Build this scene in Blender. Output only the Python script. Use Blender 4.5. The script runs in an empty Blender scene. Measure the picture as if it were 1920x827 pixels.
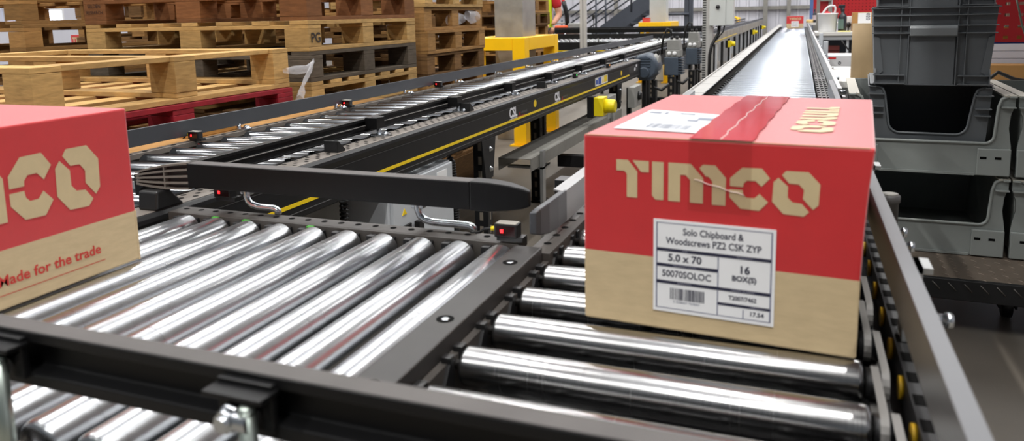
import bpy, bmesh, math, random
from mathutils import Vector, Matrix
random.seed(7)
S = bpy.context.scene
COL = S.collection
PI = math.pi

# ------------------------------------------------------------------ camera
CAM = Vector((0, 0, 1.13))
FPX, PPX, PPY = 1405.38, 960.0, 235.64
RR = Vector((0.93432606, 0.35579054, -0.02116397))
RD = Vector((0.03255077, -0.14431000, -0.98899700))
RF = Vector((-0.35492995, 0.92335677, -0.14641385))
cd = bpy.data.cameras.new('camera')
cam = bpy.data.objects.new('camera', cd)
COL.objects.link(cam)
m = Matrix.Identity(4)
for i in range(3):
    m[i][0] = RR[i]; m[i][1] = -RD[i]; m[i][2] = -RF[i]; m[i][3] = CAM[i]
cam.matrix_world = m
cd.sensor_fit = 'HORIZONTAL'; cd.sensor_width = 36.0
cd.lens = 36.0 * FPX / 1920.0
cd.shift_y = -(413.5 - PPY) / 1920.0
cd.clip_start = 0.02; cd.clip_end = 200
cd.dof.use_dof = True; cd.dof.focus_distance = 2.3; cd.dof.aperture_fstop = 6.3
S.camera = cam

def ray(px, py):
    return RR * ((px - PPX) / FPX) + RD * ((py - PPY) / FPX) + RF
def atY(px, py, Y):
    d = ray(px, py); return CAM + d * (Y / d.y)
def atX(px, py, X):
    d = ray(px, py); return CAM + d * (X / d.x)
def atZ(px, py, Z):
    d = ray(px, py); return CAM + d * ((Z - CAM.z) / d.z)

# ------------------------------------------------------------------ materials
def lin(c):
    return tuple(((v / 255) / 12.92 if v <= 10 else (((v / 255) + 0.055) / 1.055) ** 2.4) for v in c)
MATS = {}
def mat(name, rgb, rough=0.5, metal=0.0, spec=0.5, noise=0.0, nscale=20.0, bump=0.0, bscale=60.0,
        emit=None, estr=0.0, alpha=1.0, trans=0.0, coat=0.0, rand=0.0, sheen=0.0, stretch=None, aniso=0.0, axis='X', rnoise=0.0):
    if name in MATS: return MATS[name]
    M = bpy.data.materials.new(name); M.use_nodes = True
    nt = M.node_tree; N = nt.nodes; L = nt.links
    b = N['Principled BSDF']
    col = (*lin(rgb), 1)
    b.inputs['Base Color'].default_value = col
    b.inputs['Roughness'].default_value = rough
    b.inputs['Metallic'].default_value = metal
    b.inputs['Specular IOR Level'].default_value = spec
    b.inputs['Coat Weight'].default_value = coat
    b.inputs['Coat Roughness'].default_value = 0.1
    b.inputs['Transmission Weight'].default_value = trans
    b.inputs['Sheen Weight'].default_value = sheen; b.inputs['Sheen Roughness'].default_value = .4
    b.inputs['Alpha'].default_value = alpha
    tc = N.new('ShaderNodeTexCoord'); mp = N.new('ShaderNodeMapping')
    L.new(tc.outputs['Object'], mp.inputs[0])
    if stretch: mp.inputs['Scale'].default_value = stretch
    vec = mp.outputs[0]
    src = None
    if rand or noise:
        if rand:
            oi = N.new('ShaderNodeObjectInfo')
            ad = N.new('ShaderNodeVectorMath'); ad.operation = 'ADD'
            sc = N.new('ShaderNodeVectorMath'); sc.operation = 'SCALE'
            cb = N.new('ShaderNodeCombineXYZ')
            for k in range(3): L.new(oi.outputs['Random'], cb.inputs[k])
            L.new(cb.outputs[0], sc.inputs[0]); sc.inputs['Scale'].default_value = 37.0
            L.new(vec, ad.inputs[0]); L.new(sc.outputs[0], ad.inputs[1]); vec = ad.outputs[0]
        tx = N.new('ShaderNodeTexNoise'); tx.inputs['Scale'].default_value = nscale
        tx.inputs['Detail'].default_value = 5; tx.inputs['Roughness'].default_value = 0.6
        L.new(vec, tx.inputs['Vector'])
        hs = N.new('ShaderNodeHueSaturation'); hs.inputs['Color'].default_value = col
        mr = N.new('ShaderNodeMapRange')
        mr.inputs['From Min'].default_value = 0.3; mr.inputs['From Max'].default_value = 0.7
        mr.inputs['To Min'].default_value = 1 - noise; mr.inputs['To Max'].default_value = 1 + noise
        L.new(tx.outputs[0], mr.inputs[0])
        val = mr.outputs[0]
        if rand:
            mr2 = N.new('ShaderNodeMapRange'); L.new(oi.outputs['Random'], mr2.inputs[0])
            mr2.inputs['To Min'].default_value = 1 - rand; mr2.inputs['To Max'].default_value = 1 + rand * 0.6
            mu = N.new('ShaderNodeMath'); mu.operation = 'MULTIPLY'
            L.new(val, mu.inputs[0]); L.new(mr2.outputs[0], mu.inputs[1]); val = mu.outputs[0]
        L.new(val, hs.inputs['Value'])
        L.new(hs.outputs[0], b.inputs['Base Color'])
        if rnoise:
            mr3 = N.new('ShaderNodeMapRange'); L.new(tx.outputs[0], mr3.inputs[0])
            mr3.inputs['From Min'].default_value = 0.3; mr3.inputs['From Max'].default_value = 0.7
            mr3.inputs['To Min'].default_value = rough - rnoise; mr3.inputs['To Max'].default_value = rough + rnoise
            L.new(mr3.outputs[0], b.inputs['Roughness'])
    if bump:
        t2 = N.new('ShaderNodeTexNoise'); t2.inputs['Scale'].default_value = bscale; t2.inputs['Detail'].default_value = 4
        L.new(vec, t2.inputs['Vector'])
        bp = N.new('ShaderNodeBump'); bp.inputs['Strength'].default_value = bump; bp.inputs['Distance'].default_value = 0.002
        L.new(t2.outputs[0], bp.inputs['Height']); L.new(bp.outputs[0], b.inputs['Normal'])
    if aniso:
        b.inputs['Anisotropic'].default_value = aniso; b.inputs['Anisotropic Rotation'].default_value = .25
        tg = N.new('ShaderNodeTangent'); tg.direction_type = 'RADIAL'; tg.axis = axis
        L.new(tg.outputs[0], b.inputs['Tangent'])
    if emit:
        b.inputs['Emission Color'].default_value = (*lin(emit), 1); b.inputs['Emission Strength'].default_value = estr
    MATS[name] = M
    return M

WOODG = (1.5, 1.5, 18)
roller_x = mat('zinc_roller_across', (172, 172, 172), .25, 1, noise=.06, nscale=6, stretch=(60, .6, .6), rnoise=.03, rand=.05, aniso=.6, axis='X')
roller_y = mat('zinc_roller_along', (200, 203, 206), .29, 1, noise=.03, nscale=5, stretch=(.6, 40, .6), rnoise=.02, rand=.04, aniso=.5, axis='Y')
black = mat('black_powder_coat', (26, 26, 27), .45, spec=.3, noise=.15, nscale=15, bump=.05, bscale=300)
blackdust = mat('dusty_black_steel', (66, 62, 58), .5, noise=.22, nscale=18, bump=.05, bscale=200)
railblk = mat('black_rail_plastic', (16, 16, 17), .4, spec=.25, noise=.1, nscale=10)
railgrey = mat('dark_grey_rail_plastic', (62, 64, 68), .42, noise=.08, nscale=10)
darkplastic = mat('black_plastic', (22, 22, 23), .4)
holeblk = mat('dark_hole', (8, 8, 8), .9, spec=.1)
galv = mat('galvanised_steel', (176, 177, 176), .38, .85, noise=.14, nscale=9, rnoise=.08)
galvdull = mat('dull_galvanised_steel', (140, 138, 132), .55, .5, noise=.15, nscale=6)
zinc = mat('bright_zinc', (205, 210, 215), .25, 1, noise=.08, nscale=30)
alu = mat('light_aluminium_rail', (206, 204, 200), .4, .4, noise=.06, nscale=8)
yellow = mat('safety_yellow', (255, 198, 6), .42, noise=.05, nscale=6)
ystripe = mat('yellow_stripe', (240, 205, 20), .45)
ybright = mat('bright_yellow_plastic', (235, 212, 20), .4)
kraft = mat('kraft_cardboard', (200, 178, 140), .75, noise=.07, nscale=30, stretch=(1, 1, 4), bump=.08, bscale=120, spec=.3)
red = mat('red_printed_card', (196, 27, 31), .5, noise=.04, nscale=25, spec=.8, sheen=.75, bump=.05, bscale=200)
redink = mat('red_ink', (200, 52, 44), .6)
kraftink = mat('unprinted_kraft', (200, 179, 137), .6, noise=.05, nscale=40, spec=.6, sheen=.3)
white = mat('white_label_paper', (236, 236, 236), .45, noise=.02, nscale=10)
ink = mat('dark_label_ink', (38, 38, 60), .6)
inkgrey = mat('grey_label_ink', (120, 124, 140), .6)
whiteink = mat('white_ink', (225, 225, 230), .6)
woods = [mat('pale_pine', (182, 146, 92), .75, noise=.25, nscale=14, stretch=(1, 1, 6), rand=.22, bump=.2, bscale=40, spec=.2),
         mat('mid_pine', (150, 112, 66), .78, noise=.24, nscale=14, stretch=(1, 1, 6), rand=.28, bump=.2, bscale=40, spec=.2),
         mat('orange_stained_pine', (124, 82, 50), .78, noise=.22, nscale=14, stretch=(1, 1, 6), rand=.2, bump=.2, bscale=40, spec=.2),
         mat('grey_weathered_pine', (92, 82, 70), .85, noise=.25, nscale=14, stretch=(1, 1, 6), rand=.25, bump=.3, bscale=40, spec=.15),
         mat('red_painted_wood', (128, 22, 36), .6, noise=.25, nscale=18, rand=.2, bump=.2, bscale=40, spec=.3),
         mat('brown_old_pine', (112, 83, 52), .8, noise=.25, nscale=14, stretch=(1, 1, 6), rand=.3, bump=.25, bscale=40, spec=.15)]
tote_dark = mat('dark_grey_tote_plastic', (92, 96, 99), .45, noise=.04, nscale=8, bump=.04, bscale=400)
bin_grey = mat('light_grey_bin_plastic', (134, 139, 136), .5, noise=.05, nscale=8, bump=.04, bscale=400)
box_grey = mat('grey_painted_enclosure', (188, 192, 196), .4, noise=.03, nscale=6)
motorblue = mat('blue_grey_motor_paint', (68, 78, 90), .45, noise=.1, nscale=12)
motorgrey = mat('grey_cast_terminal_box', (140, 140, 136), .55, noise=.12, nscale=14)
cableblk = mat('black_cable', (20, 20, 20), .5)
conc = mat('concrete_floor', (112, 105, 95), .55, noise=.14, nscale=1.3, bump=.1, bscale=20)
clad = mat('white_wall_cladding', (205, 205, 213), .5, noise=.03, nscale=2)
ceilm = mat('white_roof_sheet', (222, 222, 224), .6)
darksteel = mat('dark_blue_grey_steel', (58, 64, 74), .5, noise=.06, nscale=8)
film = mat('clear_stretch_film', (235, 235, 238), .15, alpha=.28, noise=.1, nscale=30, bump=.9, bscale=60)
tape = mat('clear_packing_tape', (120, 40, 22), .12, alpha=.13, bump=.1, bscale=25)
tape2 = mat('clear_tape_over_red', (186, 26, 36), .12, spec=.5)
redpeg = mat('red_pegboard_steel', (168, 14, 24), .45, noise=.04, nscale=8)
whitepl = mat('white_plastic', (232, 232, 232), .4)
greenled = mat('green_led', (20, 220, 80), .4, emit=(20, 230, 80), estr=4)
redled = mat('red_led', (255, 30, 30), .4, emit=(255, 25, 30), estr=7)
amberled = mat('amber_led', (255, 170, 30), .4, emit=(255, 160, 30), estr=4)

# ------------------------------------------------------------------ mesh helpers
class B:
    """collects simple solids into one mesh"""
    def __init__(s): s.bm = bmesh.new(); s.mi = 0
    def m(s, i): s.mi = i; return s
    def face(s, vs):
        try:
            f = s.bm.faces.new(vs); f.material_index = s.mi; return f
        except ValueError: return None
    def box(s, x0, x1, y0, y1, z0, z1, bev=0):
        v = [s.bm.verts.new(p) for p in ((x0, y0, z0), (x1, y0, z0), (x1, y1, z0), (x0, y1, z0), (x0, y0, z1), (x1, y0, z1), (x1, y1, z1), (x0, y1, z1))]
        fs = [s.face([v[i] for i in q]) for q in ((3, 2, 1, 0), (4, 5, 6, 7), (0, 1, 5, 4), (1, 2, 6, 5), (2, 3, 7, 6), (3, 0, 4, 7))]
        if bev:
            es = list({e for f in fs for e in f.edges})
            r = bmesh.ops.bevel(s.bm, geom=es, offset=bev, segments=2, affect='EDGES', profile=.5)
            for f in r['faces']: f.material_index = s.mi
        return s
    def prism(s, pts, axis, d0, d1):
        def P(a, b, d): return {'X': (d, a, b), 'Y': (a, d, b), 'Z': (a, b, d)}[axis]
        a = [s.bm.verts.new(P(*p, d0)) for p in pts]; b = [s.bm.verts.new(P(*p, d1)) for p in pts]
        n = len(pts)
        s.face(a[::-1]); s.face(b)
        for i in range(n): s.face([a[i], a[(i + 1) % n], b[(i + 1) % n], b[i]])
        return s
    def ring(s, c, u, v, r, n): return [s.bm.verts.new(c + u * (r * math.cos(2 * PI * i / n)) + v * (r * math.sin(2 * PI * i / n))) for i in range(n)]
    def lathe(s, p0, p1, prof, n=20, cap=True):
        """prof: list of (t along p0->p1 in metres, radius)"""
        p0 = Vector(p0); d = (Vector(p1) - p0).normalized()
        u = d.orthogonal().normalized(); v = d.cross(u)
        prev = None; first = None
        for t, r in prof:
            R = s.ring(p0 + d * t, u, v, max(r, 1e-5), n)
            if prev:
                for i in range(n): 
                    f = s.face([prev[i], prev[(i + 1) % n], R[(i + 1) % n], R[i]])
                    if f: f.smooth = True
            else: first = R
            prev = R
        if cap: s.face(first[::-1]); s.face(prev)
        return s
    def cyl(s, p0, p1, r, n=16, r2=None):
        L = (Vector(p1) - Vector(p0)).length
        return s.lathe(p0, p1, [(0, r), (L, r if r2 is None else r2)], n)
    def tube(s, pts, r, n=10, closed=False):
        pts = [Vector(p) for p in pts]; prev = None; first = None; u = None
        N_ = len(pts)
        for i, p in enumerate(pts):
            a = pts[i - 1] if (i > 0 or closed) else p; c = pts[(i + 1) % N_] if (i < N_ - 1 or closed) else p
            d = (c - a).normalized()
            if u is None: u = d.orthogonal().normalized()
            u = (u - d * u.dot(d)).normalized(); v = d.cross(u)
            R = s.ring(p, u, v, r, n)
            if prev:
                for k in range(n):
                    f = s.face([prev[k], prev[(k + 1) % n], R[(k + 1) % n], R[k]])
                    if f: f.smooth = True
            else: first = R
            prev = R
        if closed:
            for k in range(n):
                f = s.face([prev[k], prev[(k + 1) % n], first[(k + 1) % n], first[k]])
        else: s.face(first[::-1]); s.face(prev)
        return s
    def poly(s, pts):
        s.face([s.bm.verts.new(p) for p in pts]); return s
    def mesh(s, name, mats, off=None, recalc=True):
        if off is not None: bmesh.ops.translate(s.bm, verts=s.bm.verts, vec=-Vector(off))
        if recalc: bmesh.ops.recalc_face_normals(s.bm, faces=s.bm.faces)
        me = bpy.data.meshes.new(name); s.bm.to_mesh(me); s.bm.free()
        for M in (mats if isinstance(mats, (list, tuple)) else [mats]): me.materials.append(M)
        return me
    def build(s, name, mats, parent=None, loc=None, rot=None, bev=0, label=None, world=False, recalc=True):
        """world=True: the mesh was given in world coordinates (parent unrotated)"""
        me = s.mesh(name, mats, off=parent_loc(parent) if (world and parent) else None, recalc=recalc)
        return link(name, me, parent, loc, rot, bev, label)
def parent_loc(p):
    v = Vector((0, 0, 0))
    while p is not None: v += p.location; p = p.parent
    return v
def link(name, me, parent=None, loc=None, rot=None, bev=0, label=None):
    o = bpy.data.objects.new(name, me); COL.objects.link(o)
    if parent: o.parent = parent
    if loc is not None: o.location = loc
    if rot is not None: o.rotation_euler = rot
    if bev:
        md = o.modifiers.new('edge', 'BEVEL'); md.width = bev; md.segments = 2; md.limit_method = 'ANGLE'
    if label: o['label'] = label
    return o
def tag(o, label, cat, group=None, kind=None):
    o['label'] = label; o['category'] = cat
    if group: o['group'] = group
    if kind: o['kind'] = kind
    return o
def thing(name, label, cat, loc=(0, 0, 0), rz=0, group=None):
    o = bpy.data.objects.new(name, None); COL.objects.link(o); o.empty_display_size = .1
    o.location = loc; o.rotation_euler = (0, 0, rz)
    return tag(o, label, cat, group)
def struct(name, b, M):
    o = b.build(name, M); o['kind'] = 'structure'; return o
def copy_thing(root, loc, label, rz=None, group=None):
    r = root.copy(); COL.objects.link(r); r.location = loc; r['label'] = label
    if rz is not None: r.rotation_euler = (0, 0, rz)
    if group: r['group'] = group
    def rec(a, b):
        for ch in a.children:
            c = ch.copy(); COL.objects.link(c); c.parent = b; rec(ch, c)
    rec(root, r)
    return r
def text_mesh(txt, size, bold=0.0, align='CENTER', spacing=1.0, sx=1.0):
    """flat text in the XY plane, standing at the origin"""
    cu = bpy.data.curves.new('lettering', 'FONT'); cu.body = txt; cu.size = size; cu.align_x = align; cu.align_y = 'CENTER'
    cu.offset = bold; cu.space_character = spacing; cu.resolution_u = 3
    o = bpy.data.objects.new('lettering', cu); COL.objects.link(o)
    dg = bpy.context.evaluated_depsgraph_get()
    me = bpy.data.meshes.new_from_object(o.evaluated_get(dg))
    bpy.data.objects.remove(o); bpy.data.curves.remove(cu)
    if sx != 1:
        for v in me.vertices: v.co.x *= sx
    return me
def add_mesh(b, me, M4):
    """append mesh me (transformed) to builder b"""
    vs = [b.bm.verts.new(M4 @ v.co) for v in me.vertices]
    for p in me.polygons: b.face([vs[i] for i in p.vertices])
    bpy.data.meshes.remove(me)
def frame4(o, ex, ey):
    ex = Vector(ex).normalized(); ey = Vector(ey).normalized(); ez = ex.cross(ey)
    M4 = Matrix.Identity(4)
    for i in range(3): M4[i][0] = ex[i]; M4[i][1] = ey[i]; M4[i][2] = ez[i]; M4[i][3] = o[i]
    return M4

# ------------------------------------------------------------------ carton lettering (stencilled word)
def _r3(pts): 
    out = []
    for x, y in pts:
        X = x * .9287 + 1026.8; out.append((X, y * .9287 - 70.9 - .065 * X))
    return out
WORD = [[(0, 0), (145, 0), (260, 128), (260, 428), (130, 428), (130, 160), (100, 128), (0, 128)],
        [(200, 0), (400, 0), (400, 128), (305, 128)],
        [(440, 0), (578, 0), (578, 430), (480, 430), (440, 385)],
        [(635, 0), (895, 0), (1040, 150), (1040, 432), (890, 432), (890, 180), (840, 128), (775, 128), (775, 432), (635, 432)],
        [(1035, 0), (1175, 0), (1296, 130), (1296, 435), (1143, 435), (1143, 175), (1100, 128), (1070, 128), (995, 42)],
        _r3([(340, 305), (480, 185), (710, 195), (805, 310), (710, 405), (640, 340), (540, 335), (500, 370), (495, 410), (340, 400)]),
        _r3([(335, 435), (490, 445), (500, 500), (540, 535), (630, 540), (690, 490), (790, 585), (690, 685), (470, 665), (335, 530)]),
        _r3([(900, 300), (1010, 400), (1010, 525), (1065, 580), (1170, 595), (1255, 690), (1195, 740), (965, 715), (835, 575), (845, 350)]),
        _r3([(940, 270), (985, 222), (1235, 238), (1365, 375), (1355, 610), (1295, 662), (1180, 540), (1190, 440), (1130, 375), (1020, 365)])]
def word(b, M4, w, h):
    """the word w wide, h tall, lower-left corner at the origin of M4, lying in its XY plane"""
    for pl in WORD:
        b.poly([M4 @ Vector((x / 2294 * w, (1 - y / 440) * h, 0)) for x, y in pl])

# ------------------------------------------------------------------ setting
fl = B(); fl.box(-16, 9, -6, 28.6, -.1, 0); struct('floor', fl, conc)
def corrugated(axis, a0, a1, d, z0, z1, pitch=.25, depth=.035):
    b = B(); n = int((a1 - a0) / pitch); pts = []
    for i in range(n):
        a = a0 + i * pitch
        pts += [(a, 0), (a + pitch * .62, 0), (a + pitch * .72, depth), (a + pitch * .9, depth)]
    pts.append((a1, 0))
    lo = []; hi = []
    for p, q in pts:
        P = (p, d - q) if axis == 'X' else (d + q, p)
        lo.append(b.bm.verts.new((*P, z0))); hi.append(b.bm.verts.new((*P, z1)))
    for i in range(len(pts) - 1): b.face([lo[i], lo[i + 1], hi[i + 1], hi[i]])
    return b
struct('wall_back', corrugated('X', -16, 9, 28.5, 0, 8, .34, .05), clad)
b = B(); b.box(-16.1, -16, -6, 28.6, 0, 8); struct('wall_left', b, clad)
b = B(); b.box(9, 9.1, -6, 28.6, 0, 8); struct('wall_right', b, clad)
b = B(); b.box(-16.1, 9.1, -6, 28.6, 8, 8.1); struct('ceiling', b, ceilm)
# sheeting rails and slim posts on the far wall
b = B(); b.box(-15.9, 8.9, 28.3, 28.44, 1.12, 1.24); struct('trim_1', b, galvdull)
for i, (x, w) in enumerate(((-1.24, .15), (-.46, .13), (-6.6, .14), (-12, .16), (4, .16))):
    b = B(); b.box(x, x + w, 28.16, 28.29, 0, 7.9); struct('trim_%d' % (i + 2), b, galvdull)
# bright window strips in the left wall, seen through the pallet stacks
for i, (y, z) in enumerate(((6.5, 1.35), (12, 1.3), (2.2, 1.3))):
    fr = bpy.data.objects.new('window_%d' % (i + 1), None); COL.objects.link(fr); fr['kind'] = 'structure'; fr.location = (-15.98, y, z)
    b = B(); b.box(0, .05, -.7, .7, -.2, -.15); b.box(0, .05, -.7, .7, .15, .2); b.box(0, .05, -.7, -.65, -.15, .15); b.box(0, .05, .65, .7, -.15, .15); b.box(0, .05, -.03, .03, -.15, .15)
    b.build('window_frame', whitepl, fr)
    b = B(); b.box(.01, .02, -.65, .65, -.15, .15); b.build('window_pane', mat('daylight_window', (235, 240, 255), .2, emit=(225, 235, 255), estr=5), fr)

# ------------------------------------------------------------------ rollers
def roller_mesh(L, r, axis, M, name='roller'):
    b = B(); e = (1, 0, 0) if axis == 'X' else (0, 1, 0)
    c = Vector(e) * (-L / 2)
    prof = [(-.012, .006), (0, .006), (0, r - .008), (.001, r - .004), (.003, r - .0012), (.006, r), (L - .006, r), (L - .003, r - .0012), (L - .001, r - .004), (L, r - .008), (L, .006), (L + .012, .006)]
    b.lathe(c, -c, prof, 28)
    return b.mesh(name, M)
Z0 = .75                      # roller top plane

def holes(b, pts, r, z, n=10, n3=None):
    for (x, y) in pts:
        b.face([b.bm.verts.new((x + r * math.cos(2 * PI * k / n), y + r * math.sin(2 * PI * k / n), z)) for k in range(n)])

# ---- right conveyor, near section
RX0, RX1 = -.353, .076
RR_ = .0235
near = thing('roller_conveyor', 'near section of grey roller conveyor carrying the large red and tan carton', 'conveyor', (-.14, 1.7, 0))
rm = roller_mesh(RX1 - RX0, RR_, 'X', roller_x)
ys_near = [.548 + .1 * k for k in range(25)]
for y in ys_near:
    r = link('roller', rm, near, loc=((RX0 + RX1) / 2 + .14, y - 1.7, Z0 - RR_))
# left bar beside the transfer and left frame strip
b = B(); b.box(-.424, -.377, .44, 1.105, .705, .758, .002)
b.build('cover_bar', mat('dark_cover_bar', (44, 42, 41), .5, noise=.15, nscale=18), near, world=True)
b = B()
for y in (.62, .795, 1.02): b.lathe((-.40, y, .7582), (-.40, y, .762), [(0, .0055), (.0006, .0055), (.001, .003), (.001, .0002)], 12)
b.build('screw', zinc, near, world=True)
b = B()
for y in (.62, .795, 1.02): b.lathe((-.40, y, .7570), (-.40, y, .7584), [(0, .0115), (.0014, .0115)], 16)
b.build('screw_hole_pattern', holeblk, near, world=True)
b = B(); b.box(-.405, -.366, 1.108, 3.05, .66, .747); b.box(-.376, -.366, .45, 1.105, .62, .735)
b.build('side_frame', blackdust, near, world=True)
b = B(); b.box(.115, .135, .40, 3.05, .62, .744); b.box(.095, .115, .4, 3.05, .68, .70)
b.build('side_frame', black, near, world=True)
# plastic bearing clips standing between the roller ends, on the left
for y in ys_near:
    b = B()
    b.prism([(y - .045, .70), (y - .02, .735), (y - .02, .742), (y - .008, .742), (y - .008, .70)], 'X', -.374, -.362)
    b.prism([(y + .012, .70), (y + .012, .742), (y + .026, .742), (y + .026, .735), (y + .045, .70)], 'X', -.374, -.362)
    b.build('bearing_clip', darkplastic, near, world=True, bev=.001)
    b = B(); b.cyl((.078, y, Z0 - RR_), (.10, y, Z0 - RR_), .017, 16); b.build('drive_pulley', darkplastic, near, world=True)
    b = B(); b.cyl((.1105, y, Z0 - RR_), (.1148, y, Z0 - RR_), .0125, 14); b.build('bearing_cap', mat('yellow_bearing_cap', (190, 150, 15), .5), near, world=True, label='yellow bearing cap')
for i, y in enumerate(ys_near[:-1]):
    x = .083 if i % 2 == 0 else .093
    b = B(); R_ = .0185; z = Z0 - RR_
    pts = [(x, y - R_ * math.sin(a), z + R_ * math.cos(a)) for a in [k * PI / 8 for k in range(9)]] + [(x, y + .1 + R_ * math.sin(a), z - R_ * math.cos(a)) for a in [k * PI / 8 for k in range(9)]]
    n = len(pts); A_ = [b.bm.verts.new((p[0], p[1], p[2])) for p in pts]; C_ = [b.bm.verts.new((p[0] + .008, p[1], p[2])) for p in pts]
    for k in range(n): b.face([A_[k], C_[k], C_[(k + 1) % n], A_[(k + 1) % n]])
    b.build('drive_belt', mat('grey_drive_belt', (108, 106, 103), .55), near, world=True)
b = B(); holes(b, [(-.386, 1.16 + .05 * k) for k in range(37)], .007, .7475); b.build('hole_pattern', holeblk, near, world=True)
b = B()
for k in range(52): b.box(.1348, .1352, .42 + .05 * k, .44 + .05 * k, .69, .715)
for k in range(52): b.box(.117, .133, .428 + .05 * k, .45 + .05 * k, .7441, .7446)
b.build('slot_pattern', holeblk, near, world=True)
# drive o-rings and dark under-tray visible between the rollers
b = B(); b.box(-.36, .11, .42, 3.05, .64, .65); b.build('under_tray', darkplastic, near, world=True)
for y in ys_near[:6]:
    b = B()
    for k in range(7): b.lathe((-.31 + .062 * k, y - .05, .70), (-.31 + .062 * k + .012, y - .05, .70), [(0, .012), (.003, .018), (.009, .018), (.012, .012)], 14)
    b.cyl((-.36, y - .05, .70), (.1, y - .05, .70), .009, 10)
    b.build('drive_shaft', darkplastic, near, world=True)
# right guard rail with posts, bolts and a capped knob
b = B(); b.prism([(.105, .812), (.109, .812), (.109, .858), (.121, .858), (.121, .862), (.105, .862)], 'Y', .42, 3.05)
gr = b.build('guard_rail', mat('shaded_rail_face', (80, 78, 77), .36, .6, noise=.06, nscale=6), near, world=True, bev=.0008)  # dark reflection on the inner face is put into its colour
b = B(); b.box(.1055, .1205, .42, 3.05, .8621, .8626); b.build('rail_top', mat('lit_rail_top', (96, 97, 100), .45, noise=.06, nscale=6), gr, world=True)  # lighter strip paints in the light falling on the rail top
for y in (.95, 1.55, 2.15, 2.75):
    b = B(); b.box(.122, .14, y - .02, y + .02, .72, .835); b.box(.11, .15, y - .02, y + .02, .828, .835)
    b.build('rail_bracket', galv, near, world=True)
for px, py in ((1772, 600), (1703, 463), (1690, 436)):
    p = atX(px, py, .155)
    b = B(); b.cyl((.128, p.y, p.z), (.158, p.y, p.z), .006, 12); b.lathe((.155, p.y, p.z), (.165, p.y, p.z), [(0, .009), (.006, .009), (.008, .006), (.008, .001)], 6)
    b.build('bracket_bolt', zinc, near, world=True)
b = B(); b.lathe((.152, 1.39, .72), (.152, 1.39, .815), [(0, .013), (.08, .0145), (.081, .0165), (.092, .0165), (.0945, .013), (.0945, .001)], 20)
b.build('rail_post', mat('dark_grey_post', (74, 72, 72), .5), near, world=True)
b = B(); b.lathe((.152, 1.39, .8142), (.152, 1.39, .8158), [(0, .0135), (.0014, .013), (.0014, .001)], 20); b.build('post_cap', galvdull, near, world=True)
# left guard rail and its dark nose
b = B(); b.prism([(-.389, .757), (-.385, .757), (-.385, .814), (-.407, .817), (-.407, .813), (-.389, .811)], 'Y', 1.26, 3.05)
b.build('guard_rail', mat('grey_rail_inner', (150, 150, 150), .35, .5, noise=.06, nscale=6), near, world=True, bev=.0008)
b = B()
sec = [(1.27, -.3845, .7575, .815), (1.22, -.3848, .7575, .815), (1.175, -.387, .760, .814), (1.145, -.392, .765, .811), (1.134, -.397, .769, .806)]
prev = None
for y, x, z0, z1 in sec:
    q = [b.bm.verts.new(v) for v in ((x, y, z0), (x, y, z1), (x - .0125, y, z1 - .001), (x - .0125, y, z0))]
    if prev:
        for k in range(4): b.face([prev[k], prev[(k + 1) % 4], q[(k + 1) % 4], q[k]])
    else: b.face(q)
    prev = q
b.face(prev[::-1]); b.build('rail_nose', railgrey, near, world=True, bev=.002)
for y in (1.36, 1.96, 2.56):
    b = B(); b.box(-.430, -.408, y - .02, y + .02, .70, .815); b.build('rail_bracket', darkplastic, near, world=True)
for x in (-.39, .12):
    for y in (.5, 2.9):
        b = B(); b.box(x - .02, x + .02, y - .02, y + .02, 0, .66); b.box(x - .05, x + .05, y - .05, y + .05, 0, .01); b.build('leg', black, near, world=True)
# ---- right conveyor, long far section
far = thing('roller_conveyor', 'long far section of roller conveyor running away behind the large carton to the back wall', 'conveyor', (-.14, 10, 0))
rmf = roller_mesh(RX1 - RX0, .0235, 'X', mat('zinc_roller_far', (190, 197, 204), .26, 1, noise=.03, nscale=6, stretch=(40, .6, .6), aniso=.5, axis='X'))
ys_far = [3.15 + .1 * k for k in range(142)]
for y in ys_far[:100]: link('roller', rmf, far, loc=((RX0 + RX1) / 2 + .14, y - 10, Z0 - .0235))
b = B()
for y in ys_far[100:]: b.cyl((RX0, y, Z0 - .0235), (RX1, y, Z0 - .0235), .0235, 16)
o = b.build('roller', MATS['zinc_roller_far'], far, world=True); o['kind'] = 'stuff'
for (x0, x1) in ((-.425, -.36), (.084, .14)):
    b = B(); b.box(x0, x1, 3.06, 17.5, .62, .738); b.build('side_frame', blackdust, far, world=True)
b = B()
for k in range(140):
    for x in (.084, .103, .122): b.box(x, x + .012, 3.13 + .1 * k, 3.18 + .1 * k, .738, .745)
b.build('belt_pattern', darkplastic, far, world=True)
b = B()
for k in range(140): b.box(-.373, -.36, 3.13 + .1 * k, 3.17 + .1 * k, .738, .745)
b.build('belt_pattern', darkplastic, far, world=True)
railb = mat('pale_rail', (186, 184, 180), .4, .25, noise=.04, nscale=5)
b = B(); b.box(-.430, -.366, 3.06, 17.5, .786, .790); b.box(-.436, -.430, 3.06, 17.5, .74, .797); cv = b.build('cover_plate', railb, far, world=True)
b = B()
for k in range(36): b.box(-.4295, -.3665, 3.2 + .4 * k, 3.203 + .4 * k, .790, .7904)
b.build('plate_joint', mat('grey_groove', (90, 90, 90), .5), cv, world=True)
b = B(); b.prism([(.140, .755), (.143, .755), (.143, .826), (.155, .826), (.155, .83), (.140, .83)], 'Y', 3.06, 17.5); b.build('guard_rail', galv, far, world=True)
for k in range(22):
    y = 3.3 + .65 * k
    b = B(); b.box(.1435, .158, y, y + .04, .70, .82); b.cyl((.15, y + .02, .79), (.185, y + .02, .79), .008, 8); b.build('rail_bracket', zinc, far, world=True)
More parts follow.
